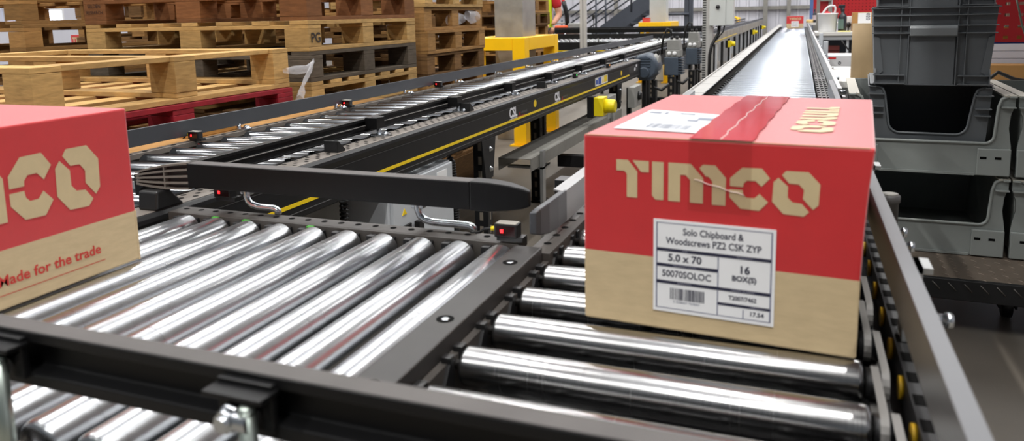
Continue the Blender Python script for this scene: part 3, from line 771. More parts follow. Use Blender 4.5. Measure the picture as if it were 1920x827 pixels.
# ------------------------------------------------------------------ distant line continuing past the motors
dl = thing('distant_conveyor', 'distant dusty conveyor line leading to the back wall left of the bright rollers', 'conveyor', (-1.5, 15, 0))
dirty = mat('dusty_side_panel', (150, 144, 134), .6, noise=.25, nscale=3)
b = B(); b.box(-1.24, -1.2, 11.6, 27.6, .62, .77); sfd = b.build('side_frame', dirty, dl, world=True)
b = B(); b.box(-1.2, -1.197, 11.6, 16, .652, .664); b.build('yellow_stripe', ystripe, sfd, world=True)
b = B(); b.box(-1.84, -1.8, 11.6, 27.6, .62, .76); b.build('side_frame', blackdust, dl, world=True)
lm2 = roller_mesh(.53, .027, 'X', MATS['zinc_roller_left'])
for k in range(98): link('roller', lm2, dl, loc=(-1.52 + 1.5, 11.7 + .16 * k - 15, Z0 - .027))
for x in (-1.235, -1.82):
    b = B(); b.box(x, x + .025, 11.6, 27.6, .79, .835); b.build('guard_rail', railgrey, dl, world=True)
    for k in range(15):
        b = B(); b.cyl((x + .012, 12 + k, .75), (x + .012, 12 + k, .8), .01, 8); b.build('rail_post', zinc, dl, world=True)
for k in range(12):
    y = 11.8 + 1.3 * k
    b = B(); b.box(-1.24, -1.2, y, y + .05, 0, .62); b.build('leg', black, dl, world=True)
    if k % 2 == 0:
        b = B(); b.box(-1.42, -1.22, y + .15, y + .55, .18, .6, .005); b.build('drive_box', box_grey, dl, world=True)
tag(B().tube([(atY(1384, 36, 27).x, 27, .0), (atY(1384, 36, 27).x, 27, .86), (atY(1374, 36, 27).x, 27, .86)], .075, 8).build('barrier_post', yellow), 'yellow barrier post end behind the control box at the back wall', 'barrier')

# ------------------------------------------------------------------ back cross conveyor
bc = thing('cross_conveyor', 'black cross conveyor with several rails and white rollers behind the yellow frame', 'conveyor', (-3.2, 10.3, 0))
for k in range(49):
    if k == 0: rb = roller_mesh(.6, .027, 'Y', mat('zinc_roller_back', (225, 228, 230), .3, .9))
    link('roller', rb, bc, loc=(-4.6 + .07 * k + 3.2, .35, Z0 - .027), rot=(0, 0, .35))
b = B(); b.box(-4.7, -1.22, 10.24, 10.3, .56, .725); s1 = b.build('side_frame', black, bc, world=True)
b = B(); b.box(-4.7, -1.9, 10.236, 10.24, .60, .612); b.build('yellow_stripe', ystripe, s1, world=True)
b = B(); b.box(-4.7, -1.22, 10.95, 11.0, .56, .76); b.build('side_frame', black, bc, world=True)
for y, z, M in ((10.22, .785, black), (10.5, .85, railblk), (10.95, .835, railblk), (11.4, .855, black)):
    b = B(); b.box(-4.45 if y < 11 else -4.3, -1.25, y, y + .05, z, z + .055); b.box(-4.45, -1.25, y - .001, y + .02, z + .024, z + .03); b.build('guard_rail', M, bc, world=True)
for k in range(7):
    b = B(); x = -4.3 + .42 * k; b.cyl((x, 10.24, .73), (x, 10.24, .8), .01, 8); b.cyl((x + .1, 10.53, .74), (x + .1, 10.53, .86), .01, 8); b.cyl((x, 10.97, .76), (x, 10.97, .85), .01, 8); b.cyl((x, 11.42, .0), (x, 11.42, .9), .012, 8); b.build('rail_post', zinc, bc, world=True)
for x in (-4.6, -3.6, -2.6, -2.0):
    for y in (10.27, 10.97):
        b = B(); b.box(x, x + .04, y - .02, y + .02, 0, .56); b.build('leg', black, bc, world=True)

# ------------------------------------------------------------------ columns, guards, poles, stairs
def guard(name, x0, x1, y0, y1, h, label, r=.062):
    t = thing(name, label, 'column guard', ((x0 + x1) / 2, (y0 + y1) / 2, 0))
    X0, X1, Y0_, Y1 = x0 - (x0 + x1) / 2, x1 - (x0 + x1) / 2, y0 - (y0 + y1) / 2, y1 - (y0 + y1) / 2
    w = .115
    for (x, y) in ((X0, Y0_), (X1 - w, Y0_), (X0, Y1 - w), (X1 - w, Y1 - w)):
        b = B(); b.box(x, x + w, y, y + w, .012, h - .0, .004); b.box(x - .03, x + w + .03, y - .03, y + w + .03, 0, .012); b.build('leg', yellow, t)
    for (a, c, d, e) in ((X0 + w, X1 - w, Y0_, Y0_ + w), (X0 + w, X1 - w, Y1 - w, Y1), (X0, X0 + w, Y0_ + w, Y1 - w), (X1 - w, X1, Y0_ + w, Y1 - w)):
        b = B(); b.box(a, c, d, e, h - w * .95, h, .004); b.build('top_beam', yellow, t)
    return t
guard('column_guard', -2.70, -2.175, 6.0, 6.95, .935, 'yellow steel guard frame around the near galvanised column')
a = atY(927, 20, 6.3); c = atY(980, 20, 6.3)
t = thing('steel_column', 'square galvanised column standing inside the near yellow guard', 'column', ((a.x + c.x) / 2, 6.47, 0))
hw = (c.x - a.x) / 2
b = B(); b.box(-hw, hw, -.17, .17, 0, 7.8, .004); b.build('column_casing', mat('mottled_galvanised', (158, 156, 150), .45, .55, noise=.16, nscale=7, rnoise=.1), t)
b = B(); b.box(-hw - .002, hw + .002, -.172, .172, .80, .815); b.build('casing_seam', galvdull, t)
a = atY(1197, 50, 12); c = atY(1258, 50, 12)
guard('column_guard', a.x, c.x, 12, 12.8, .965, 'yellow guard frame around the distant concrete grey column')
t = thing('steel_column', 'pale column rising from the distant yellow guard frame', 'column', ((a.x + c.x) / 2, 12.4, 0))
q0 = atY(1222, 20, 12.3); q1 = atY(1253, 20, 12.3); hw = (q1.x - q0.x) / 2
b = B(); b.box(-hw, hw, -.12, .12, 0, 7.8, .005); b.build('column_casing', mat('pale_column', (186, 190, 188), .5, .2, noise=.05, nscale=5), t)
b = B(); b.box(-hw - .02, hw + .02, -.14, .14, 0, .02); b.build('base_plate', galvdull, t)
p = atY(1212, 42, 12.1); bx = thing('carton', 'small red carton resting on the distant yellow guard frame', 'box', (p.x, 12.06, .9655))
b = B(); b.box(-.055, .055, 0, .1, 0, .07, .001); b.build('carton_body', mat('faded_red_card', (190, 60, 60), .6), bx)
b = B(); b.box(-.056, .056, -.001, .101, .035, .037); b.build('carton_band', kraft, bx)
p = atY(1094, 50, 9.6); t = thing('pole', 'slim grey slotted pole standing beside the black cross conveyor', 'pole', (p.x, 9.6, 0))
b = B(); b.box(-.042, .042, -.03, .03, 0, 3.2, .003); b.build('pole_profile', alu, t)
b = B(); b.box(-.004, .004, -.0312, -.03, 0, 3.2); b.build('pole_groove', mat('grey_groove', (90, 90, 90), .5), t)
p = atY(1027, 30, 14); t = thing('round_pillar', 'round pale pillar between the pallets and the back wall', 'pillar', (p.x, 14, 0))
b = B(); b.cyl((0, 0, 0), (0, 0, 7.8), .115, 24); b.build('pillar_shaft', mat('pale_pink_white_paint', (225, 205, 220), .5), t)
b = B(); b.cyl((0, 0, 0), (0, 0, .03), .17, 24); b.build('pillar_base', galvdull, t)
p = atY(1113, 45, 11.6); t = thing('sensor_post', 'thin dark post with small head beside the slim grey pole', 'post', (p.x, 11.6, 0))
b = B(); b.cyl((0, 0, 0), (0, 0, 1.06), .008, 8); b.build('post_rod', darkplastic, t)
b = B(); b.box(-.02, .02, -.02, .02, 1.04, 1.10, .002); b.build('sensor_head', darkplastic, t)
for i, (x0, x1) in enumerate(((1283, 1291), (1292, 1299))):
    a = atY(x0, 10, 15); c = atY(x1, 10, 15)
    tag(B().box(a.x, c.x, 15, 15.1, 0, 5).build('steel_post', darksteel), ('left one', 'right one')[i] + ' of the twin dark steel posts left of the trunking', 'post')
a = atY(1254, 27, 15); c = atY(1292, 24, 15); tag(B().cyl((a.x, 14.98, a.z), (c.x, 14.98, a.z), .025, 10).build('tie_rod', darksteel), 'dark horizontal tie rod joining the pale column to the twin posts', 'rod')
# staircase
st = thing('staircase', 'dark grey steel staircase with handrails rising along the back wall', 'stairs', (-4.6, 17, 0))
sl = .69
def sz(x): return .30 + (x + 4.35) * sl + .25
for y in (16.6, 17.5):
    b = B(); b.prism([(-5.1, 0), (-4.75, 0), (0.0, sz(0.0) - .11), (0.0, sz(0.0) + .17), (-.35, sz(-.35) + .22), (-5.1, .2)], 'Y', y, y + .03); b.build('stringer', darksteel, st, world=True)
    for dz in (.35, .62, .95):
        b = B(); x0 = -5.15; b.tube([(x0, y, .15 + dz * .95), (0, y, sz(0) + dz)], .017, 8); b.build('handrail', darksteel, st, world=True)
    for k in range(7):
        x = -5.1 + .8 * k; b = B(); zz = max(.0, sz(x)); b.cyl((x, y, max(0, zz)), (x, y, zz + .95), .022, 8); b.build('baluster', darksteel, st, world=True)
for k in range(11):
    x = -4.95 + .28 * (k) + .1; z = .1 + .19 * k
    b = B(); b.box(x, x + .26, 16.63, 17.5, z, z + .035); b.build('tread', darksteel, st, world=True)

# ------------------------------------------------------------------ pallets
def pallet(label, x1, y0, z0, wx, wy, h=.1405, slat='Y', flip=False, W=0, Wb=None, n=6, per=False, group=None, rz=0.0, seed=0, blk=(.12, .1)):
    """right front lower corner at (x1, y0, z0)"""
    rnd = random.Random(seed)
    t = thing('wooden_pallet', label, 'pallet', (x1 - wx / 2, y0 + wy / 2, z0), rz, group)
    A, Bq = wx / 2, wy / 2
    Wm = woods[W]; Wk = woods[W if Wb is None else Wb]
    tb = .019
    lay = {'base': (0, tb), 'block': (tb, h - 2 * tb), 'stringer': (h - 2 * tb, h - tb), 'deck': (h - tb, h)}
    if flip: lay = {k: (h - v[1], h - v[0]) for k, v in lay.items()}
    def bd(name, x0, x1_, y0_, y1_, L, M, j=.0015):
        b = B(); z = lay[L]; e = rnd.uniform(-j, j)
        b.box(x0 + e, x1_ + e, y0_ - e, y1_ - e, z[0] + .0004, z[1] - .0004, .0015); return b.build(name, M, t)
    bw = blk[0]; bd_ = blk[1]
    xs = (-A, -bw / 2, A - bw); ysq = (-Bq, -bd_ / 2, Bq - bd_)
    for x in xs:
        for y in ysq: bd('block', x, x + bw, y, y + bd_, 'block', Wk)
    if slat == 'Y':
        for k in range(n):
            w = .1; x = -A + (2 * A - w) * k / (n - 1); bd('deck_board', x, x + w, -Bq, Bq, 'deck', Wm)
        for y in ysq: bd('stringer_board', -A, A, y, y + bd_, 'stringer', Wm)
        if per:
            for y in (ysq[0], ysq[2]): bd('base_board', -A, A, y, y + .1, 'base', Wm)
            bd('base_board', -A, A, ysq[1], ysq[1] + .1, 'base', Wm)
            for x in (xs[0], xs[2]):
                for (q0, q1) in ((ysq[0] + .1, ysq[1]), (ysq[1] + .1, ysq[2])): bd('base_board', x, x + .1, q0, q1, 'base', Wm)
        else:
            for x in xs: bd('base_board', x, x + bw, -Bq, Bq, 'base', Wm)
    else:
        for k in range(n):
            w = .095; y = -Bq + (2 * Bq - w) * k / (n - 1); bd('deck_board', -A, A, y, y + w, 'deck', Wm)
        for x in xs: bd('stringer_board', x, x + bw, -Bq, Bq, 'stringer', Wm)
        for x in xs: bd('base_board', x, x + bw, -Bq, Bq, 'base', Wm)
    return t
PX = -2.08
# stack B (the tall one behind the rail, with the stamped block)
H = .1405; ztop = 1.124
tiers = [('dusty brown', 5), ('brown', 5), ('dusty brown', 1), ('brown', 5), ('pale slatted', 0), ('dark weathered', 3), ('pale', 0), ('orange brown', 2)]
PG = None
zz = ztop - H * 7
lblB = ['bottom pallet of the tall stack behind the grey rail, standing on the floor', 'brown pallet second from the floor in the tall stack', 'dusty brown pallet third from the floor in the tall stack', 'brown pallet just under the pale slatted one in the tall stack',
        'pale pallet with slat ends showing under the dark weathered pallet', 'dark grey weathered pallet with torn film on its corner', 'pale pallet with letters stamped on its corner block', 'orange brown pallet with stamped words on its end block']
for k, (nm, W) in enumerate(tiers):
    o = pallet(lblB[k], PX, 2.865, zz + H * k, 1.37, 1.02, H, 'X' if k == 4 else 'Y', False, W, seed=10 + k, n=7, blk=(.15, .115) if k == 7 else (.13, .10))
    if k == 6: PG = o
    if k == 7: OB = o
b = B(); b.box(PX - 1.37, PX, 2.865, 3.885, 0, zz - .001)
tag(b.build('dunnage_block', woods[5]), 'timber dunnage under the tall pallet stack', 'timber')
b = B(); add_mesh(b, text_mesh('PG', .062, .001), frame4((.6870, -.51 + .055, .06), (0, 1, 0), (0, 0, 1))); b.build('stamped_lettering', mat('black_stamp', (45, 35, 28), .8), PG, recalc=False)
b = B(); 
add_mesh(b, text_mesh('SELDEN', .026, 0), frame4((-.61, -.5122, .092), (1, 0, 0), (0, 0, 1))); add_mesh(b, text_mesh('RESEARCH', .024, 0), frame4((-.61, -.5122, .06), (1, 0, 0), (0, 0, 1)))
b.build('stamped_lettering', mat('brown_stamp', (48, 26, 16), .8), OB, recalc=False)
# stack A in front: red pallet with an upturned pallet on it
zr = .696
pallet('upturned pale pallet lying on the dark red pallet in front', PX, 1.53, zr + .143, 1.3, 1.18, .168, 'Y', True, 0, seed=31, n=7, per=True, blk=(.12, .1))
pallet('dark red painted pallet under the upturned pale one', PX + .02, 1.45, zr, 1.3, 1.25, .142, 'Y', False, 4, seed=32, n=6)
for k in range(5):
    pallet(['bottom pallet of the front stack on the floor', 'second pallet up in the front stack', 'third pallet up in the front stack', 'fourth pallet up in the front stack', 'brown pallet directly under the dark red one'][k], PX + (.185 if k == 4 else 0), 1.47, zr - .1392 * (5 - k), 1.3, 1.2, .139, 'Y' if k % 2 else 'X', False, (5, 1, 5, 1, 1)[k], seed=40 + k, n=6)
tag(B().box(-2.02, -1.895, 1.35, 3.2, .6965, .738, .002).build('timber_plank', woods[1]), 'long brown timber plank lying along the far edge of the black sided line', 'timber')
p = atZ(398, 250, .739); t = tag(B().box(-1.965, -1.905, p.y - .11, p.y + .13, .7385, .762, .002).build('timber_offcut', mat('orange_offcut', (196, 140, 70), .75, noise=.15, nscale=14)), 'small orange timber offcut lying on the brown plank beyond the first red sensor', 'timber')
# stack D beyond
for k in range(9):
    z = 1.186 - H * 7 + H * k
    pallet('pallet %s in the stack next to the near yellow frame' % ['on the floor', 'second up', 'third up', 'fourth up', 'fifth up', 'two below the slatted one', 'just below the slatted one', 'with pale slatted deck and film'][min(k, 7)] if k < 8 else 'topmost pallet resting on the pale slatted one near the yellow frame', PX + .01 * ((k * 7) % 3 - 1), 4.02, z, 1.2, .87, H, 'X' if k in (7, 3) else 'Y', False, (5, 5, 1, 1, 5, 1, 1, 0, 5)[k], seed=60 + k, n=6)
b = B(); b.box(PX - 1.2, PX, 4.02, 4.89, 0, 1.186 - H * 7 - .001); tag(b.build('dunnage_block', woods[5]), 'timber dunnage under the stack beside the yellow frame', 'timber')
# stack C at the left edge and the ones behind
def stack(x1, y0, wx, wy, zt, n, base_label, Ws, seed, slat='Y', dz=H):
    names = ['lowest', 'second', 'third', 'fourth', 'fifth', 'sixth', 'seventh', 'eighth', 'ninth', 'topmost']
    z = zt - dz * n
    for k in range(n):
        pallet('%s pallet of %s' % (names[k] if k < n - 1 else 'topmost', base_label), x1 + .012 * ((k * 5) % 3 - 1), y0, z + dz * k, wx, wy, dz, slat, False, Ws[k % len(Ws)], seed=seed + k, n=6)
    if z > .004: tag(B().box(x1 - wx, x1, y0, y0 + wy, 0, z - .001).build('dunnage_block', woods[5]), 'timber dunnage under ' + base_label, 'timber')
stack(-3.76, 2.75, 1.2, 1.0, 1.275, 9, 'the stack at the left edge behind the upturned pallet', (1, 5, 1, 1), 100)
stack(-3.95, 4.2, 1.2, 1.0, 1.31, 9, 'the dim brown stack seen through the gap at the left', (5, 1), 120)
stack(-2.74, 7.6, 1.2, .8, 1.29, 9, 'the stack behind the galvanised column in front of the worker', (1, 5), 160)
stack(-5.3, 6.2, 1.2, 1.0, 1.0, 7, 'the low far stack glimpsed between the pallets', (1, 0), 180, 'X')
# stretch film scraps
def filmscrap(name, pts, w, label, seed=1):
    rnd = random.Random(seed); b = B(); prev = None
    pts = [Vector(p) for p in pts]
    for i, p in enumerate(pts):
        row = []
        for k in range(9):
            a = 2 * PI * k / 9; r = w[i] * (.75 + .5 * rnd.random())
            row.append(b.bm.verts.new(p + Vector((.4 * r * math.cos(a), r * math.cos(a) * .6, r * math.sin(a)))))
        if prev:
            for k in range(9): 
                f = b.face([prev[k], prev[(k + 1) % 9], row[(k + 1) % 9], row[k]])
                if f: f.smooth = True
        prev = row
    return tag(b.build(name, film), label, 'plastic film')
def fp(px, py, X=PX + .015): return atX(px, py, X)
filmscrap('stretch_film', [fp(534, 132), fp(555, 130), fp(575, 128), fp(588, 116)], [.012, .02, .018, .008], 'torn clear film stretched across the dark weathered pallet block', 2)
filmscrap('stretch_film', [fp(588, 112), fp(582, 130), fp(573, 148), fp(568, 160), fp(566, 174), fp(562, 188)], [.006, .012, .012, .008, .02, .022], 'clear film tail hanging down from the dark weathered pallet', 3)
filmscrap('stretch_film', [atX(840, 36, PX - .03), atX(855, 34, PX - .03), atX(868, 35, PX - .02)], [.03, .045, .03], 'crumpled film lump inside the slatted pallet', 4)
filmscrap('stretch_film', [atX(876, 30, PX + .02), atX(887, 32, PX + .02), atX(896, 34, PX + .02)], [.03, .05, .03], 'crumpled film knot at the corner of the slatted pallet', 5)

# ------------------------------------------------------------------ cartons
def carton(name, label, w, d, h, loc, rz, zc, cat='carton', flare=0.0):
    """front face -Y at y=0, x from 0 to w"""
    t = thing(name, label, cat, loc, rz)
    b = B(); nx, ny = 10, 10
    def P(u, v, wz):
        bul = .004 * math.sin(PI * u) * math.sin(PI * min(max(wz / h, 0), 1)) 
        return Vector((u * w, v * d, wz))
    g = {}
    def vert(x, y, z):
        k = (round(x, 5), round(y, 5), round(z, 5))
        if k not in g: g[k] = b.bm.verts.new(k)
        return g[k]
    zl = [0, zc * .5, zc, zc + (h - zc) * .35, zc + (h - zc) * .7, h]
    us = [i / nx for i in range(nx + 1)]
    for j in range(len(zl) - 1):
        b.m(0 if j < 2 else 1)
        for i in range(nx):
            u0, u1 = us[i], us[i + 1]
            b.face([vert(u0 * w, 0, zl[j]), vert(u1 * w, 0, zl[j]), vert(u1 * w, 0, zl[j + 1]), vert(u0 * w, 0, zl[j + 1])])
            b.face([vert(u1 * w, d, zl[j]), vert(u0 * w, d, zl[j]), vert(u0 * w, d, zl[j + 1]), vert(u1 * w, d, zl[j + 1])])
            b.face([vert(w, u0 * d, zl[j]), vert(w, u1 * d, zl[j]), vert(w, u1 * d, zl[j + 1]), vert(w, u0 * d, zl[j + 1])])
            b.face([vert(0, u1 * d, zl[j]), vert(0, u0 * d, zl[j]), vert(0, u0 * d, zl[j + 1]), vert(0, u1 * d, zl[j + 1])])
    for i in range(nx):
        for j in range(nx):
            b.m(1); b.face([vert(us[i] * w, us[j] * d, h), vert(us[i + 1] * w, us[j] * d, h), vert(us[i + 1] * w, us[j + 1] * d, h), vert(us[i] * w, us[j + 1] * d, h)])
            b.m(0); b.face([vert(us[i] * w, us[j] * d, 0), vert(us[i + 1] * w, us[j] * d, 0), vert(us[i + 1] * w, us[j + 1] * d, 0), vert(us[i] * w, us[j + 1] * d, 0)])
    for v in b.bm.verts:
        k_ = v.co.z / h
        v.co.x += flare * k_ ** 3 * v.co.x / w
        v.co.z += .003 * math.sin(PI * min(max(v.co.x / w, 0), 1)) * math.sin(PI * min(max(v.co.y / d, 0), 1)) * (k_ > .99) * .4
    body = b.build('carton_body', [kraft, red], t, bev=.003)
    return t, body
EPS = .0007
ang = math.radians(-4.2)
C1, body1 = carton('printed_carton', 'large red and tan printed carton with white label on the right conveyor', .312, .462, .234, (-.2425, .872, Z0 + .0006), ang, .0895, flare=.009)
b = B(); word(b, frame4((.042, -EPS, .159), (1, 0, 0), (0, 0, 1)), .227, .0465); b.build('printed_word', kraftink, C1, recalc=False)
b = B(); word(b, frame4((.232, .335, .234 + .0016), (0, -1, 0), (1, 0, 0)), .25, .045); b.build('printed_word', kraftink, C1, recalc=False)
# front label
LX0, LX1, LZ0, LZ1 = .088, .226, .024, .137
lw, lh = LX1 - LX0, LZ1 - LZ0
b = B(); b.box(LX0, LX1, -.0016, -.0006, LZ0, LZ1); lab = b.build('product_label', white, C1)
def fr(u, v): return (LX0 + u * lw, -.0019, LZ0 + (1 - v) * lh)
def rect(b, u0, u1, v0, v1): b.poly([fr(u0, v1), fr(u1, v1), fr(u1, v0), fr(u0, v0)])
b = B()
for u0, u1, v0, v1 in ((.025, .975, .03, .037), (.025, .975, .955, .962), (.025, .035, .03, .962), (.965, .975, .03, .962), (.545, .553, .34, .955), (.755, .762, .865, .955)): rect(b, u0, u1, v0, v1)
b.build('label_border', mat('blue_grey_rule', (96, 100, 130), .6), lab, recalc=False)
b = B()
for u0, u1, v0, v1 in ((.03, .97, .303, .338), (.03, .545, .47, .505), (.03, .97, .655, .69), (.55, .97, .815, .845)): rect(b, u0, u1, v0, v1)
b.build('label_band', ink, lab, recalc=False)
def ltext(txt, u, v, size, bold=.0, M=ink, sx=1.0, d=0):
    b = B(); o = fr(u, v); add_mesh(b, text_mesh(txt, size, bold, sx=sx), frame4((o[0], o[1] - d, o[2]), (1, 0, 0), (0, 0, 1)))
    return b
b = ltext('Solo Chipboard &', .5, .115, .0112, .0002, sx=.84)
add_mesh(b, text_mesh('Woodscrews PZ2 CSK ZYP', .0114, .0002, sx=.82), frame4(fr(.5, .222), (1, 0, 0), (0, 0, 1)))
add_mesh(b, text_mesh('5.0 x 70', .0120, .0003), frame4(fr(.27, .405), (1, 0, 0), (0, 0, 1)))
add_mesh(b, text_mesh('50070SOLOC', .0113, .0002, sx=.88), frame4(fr(.285, .58), (1, 0, 0), (0, 0, 1)))
add_mesh(b, text_mesh('16', .0125, .0004), frame4(fr(.76, .45), (1, 0, 0), (0, 0, 1)))
add_mesh(b, text_mesh('BOX(S)', .0085, .0003), frame4(fr(.76, .545), (1, 0, 0), (0, 0, 1)))
add_mesh(b, text_mesh('T2007/7462', .007, .0002, sx=.9), frame4(fr(.75, .755), (1, 0, 0), (0, 0, 1)))
add_mesh(b, text_mesh('17.54', .0072, .0002), frame4(fr(.865, .9), (1, 0, 0), (0, 0, 1)))
b.build('label_lettering', ink, lab, recalc=False)
b = ltext('SIZE', .27, .32, .0035, 0, whiteink, d=.0002)
for tx, u, v in (('QUANTITY', .76, .32), ('PRODUCT CODE', .27, .488), ('BARCODE', .27, .673), ('ORDER NUMBER', .75, .673), ('WEIGHT', .865, .83)):
    o = fr(u, v); add_mesh(b, text_mesh(tx, .0035, 0), frame4((o[0], o[1] - .0002, o[2]), (1, 0, 0), (0, 0, 1)))
b.build('band_lettering', mat('grey_band_lettering', (150, 150, 165), .6), lab, recalc=False)
b = B(); rnd = random.Random(5); u = .15
while u < .43:
    w_ = rnd.choice((.004, .006, .009, .012)); rect(b, u, u + w_, .73, .855); u += w_ + rnd.choice((.004, .006, .009))
b.build('barcode', ink, lab, recalc=False)
b = ltext('5 038657 764661', .29, .88, .0045, 0); b.build('barcode_digits', inkgrey, lab, recalc=False)
# address label on the top, lettering left as faint grey lines
def topz(z=.234 + EPS): return z
i0 = C1.matrix_basis.inverted() if False else None
def loc1(px, py, z=Z0 + .234):
    p = atZ(px, py, z) - Vector((-.2425, .872, 0)); c, s_ = math.cos(-ang), math.sin(-ang)
    return (p.x * c - p.y * s_, p.x * s_ + p.y * c)
q = [loc1(1150, 243), loc1(1322, 254), loc1(1372, 220), loc1(1222, 208)]
b = B(); A_ = [b.bm.verts.new((x, y, .2348)) for x, y in q]; b.face(A_); bmesh.ops.translate(b.bm, verts=A_, vec=(0, 0, .0008)); tl = b.build('address_label', mat('address_label_paper', (206, 208, 211), .5), C1, label='white address label', recalc=False)
def tq(u, v):
    a = Vector((*q[3], 0)).lerp(Vector((*q[2], 0)), u); c = Vector((*q[0], 0)).lerp(Vector((*q[1], 0)), u); p = a.lerp(c, v); return (p.x, p.y, .2359)
b = B(); rnd = random.Random(8); u = .3
while u < .78:
    w_ = rnd.choice((.006, .01, .016)); b.poly([tq(u, .9), tq(u + w_, .9), tq(u + w_, .68), tq(u, .68)]); u += w_ + rnd.choice((.008, .012, .02))
b.poly([tq(.05, .2), tq(.2, .2), tq(.2, .12), tq(.05, .12)]); b.poly([tq(.24, .2), tq(.28, .2), tq(.28, .1), tq(.24, .1)])
b.poly([tq(.7, .38), tq(.97, .38), tq(.97, .24), tq(.7, .24)]); b.poly([tq(.62, .48), tq(.74, .48), tq(.74, .4), tq(.62, .4)]); b.poly([tq(.42, .14), tq(.6, .14), tq(.6, .08), tq(.42, .08)])
b.build('label_print', mat('pale_grey_print', (118, 124, 138), .6), tl, recalc=False)
# packing tape over the top seam and down the front, crinkled at the seam
b = B(); n = 40; rnd = random.Random(3); tx0, tx1 = .128, .198
prev = None
for k in range(n + 1):
    y = -.0014 + k * .4634 / n; row = [b.bm.verts.new((tx0 + (tx1 - tx0) * j / 6 + (.001 * math.sin(k * .8) if j in (0, 6) else 0), y, .2354 + .0012 * math.sin(PI * min(max(y / .462, 0), 1)) + (rnd.random() * .00015 if 0 < j < 6 else 0))) for j in range(7)]
    if prev:
        for j in range(6):
            f = b.face([prev[j], prev[j + 1], row[j + 1], row[j]]); f.smooth = True
    else: first = row
    prev = row
b.build('packing_tape', tape2, C1, recalc=False)
b = B(); prevr = [b.bm.verts.new((tx0 + (tx1 - tx0) * j / 6, -.0014, .2356)) for j in range(7)]
for k in range(1, 9):
    z = .2356 - k * .085 / 8; row = [b.bm.verts.new((tx0 + (tx1 - tx0) * j / 6, -.0014 - (rnd.random() * .0008 if 0 < j < 6 else 0), z)) for j in range(7)]
    for j in range(6):
        f = b.face([prevr[j], prevr[j + 1], row[j + 1], row[j]]); f.smooth = True
    prevr = row
b.build('packing_tape', tape, C1, recalc=False)
b = B(); pts = [(.163 + .0012 * math.sin(k * .9) + .0016 * rnd.random(), .0 + k * .0115, .2358 + .0012 * math.sin(PI * k / 40)) for k in range(41)]
b.tube(pts, .0008, 6); b.build('tape_crease', mat('tape_glint', (238, 214, 206), .1, spec=1), C1)  # pale colour paints the white glints along the crinkled tape
b = B(); b.box(.003, .316, -.0003, .0006, .2333, .2342); b.build('worn_edge', kraft, C1)
b = B(); b.tube([(.135 + .007 * k, -.0019, .188 - .0018 * k + .0008 * math.sin(k * 2)) for k in range(9)], .00045, 6); b.build('tape_crease', mat('tape_glint', (238, 214, 206), .1, spec=1), C1)

# left carton, seen on its long side (front face turned to +X)
C0, body0 = carton('printed_carton', 'red and tan carton with slogan on the cross rollers beside the black rail', .438, .32, .245, (-.983, .435, Z0 + .003), PI / 2, .0805)
b = B(); word(b, frame4((.043, -EPS, .1155), (1, 0, 0), (0, 0, 1)), .336, .0855); b.build('printed_word', kraftink, C0, recalc=False)
b = B(); add_mesh(b, text_mesh('Made for the trade', .0206, .0004, 'RIGHT', 1.0), frame4((.368, -EPS, .0385), (1, 0, 0), (0, 0, 1)))
b.poly([(.06, -EPS, .0195), (.374, -EPS, .0195), (.374, -EPS, .0205), (.06, -EPS, .0205)])
b.build('slogan_lettering', redink, C0, recalc=False)
b = B(); word(b, frame4((.08, .13, .245 + EPS), (1, 0, 0), (0, 1, 0)), .25, .05); b.build('printed_word', mat('faded_print', (214, 120, 100), .7), C0, recalc=False)
b = B(); b.box(.435, .4384, -.0004, .001, 0, .0805); b.build('worn_edge', kraft, C0)
# distant carton
C2, body2 = carton('printed_carton', 'small distant red and tan carton at the far end of the bright rollers', .312, .40, .234, (-.255, 15.85, Z0 + .0006), 0, .0895)
b = B(); word(b, frame4((.05, -.002, .159), (1, 0, 0), (0, 0, 1)), .215, .047); b.build('printed_word', kraftink, C2, recalc=False)
b = B(); b.box(.09, .225, -.003, -.001, .025, .137); lb2 = b.build('product_label', white, C2)
b = B()
for z in (.11, .085, .06, .04): b.poly([(.1, -.0035, z), (.215, -.0035, z), (.215, -.0035, z + .006), (.1, -.0035, z + .006)])
b.build('label_band', ink, lb2, recalc=False)
# carton glimpsed among pallets
p = atY(155, 82, 4.6); C3, _b = carton('printed_carton', 'red carton with blue strap glimpsed between the pallets', .26, .2, .12, (p.x - .13, 4.6, .95), 0, .03)
C3.location.z = atY(155, 90, 4.6).z - .01; C3['x'] = 1; del C3['x']
b = B(); word(b, frame4((.02, -.001, .05), (1, 0, 0), (0, 0, 1)), .21, .05); b.build('printed_word', kraftink, C3, recalc=False)
b = B(); b.prism([(.12, 0), (.135, 0), (.12, .12), (.105, .12)], 'Y', -.003, -.001); b.build('strap', mat('blue_strap', (40, 60, 190), .5), C3)
tag(B().box(C3.location.x - .15, C3.location.x + .5, 4.55, 5.0, 0, C3.location.z).build('timber_bearer', woods[5]), 'dark timber bearer under the glimpsed red carton', 'timber')

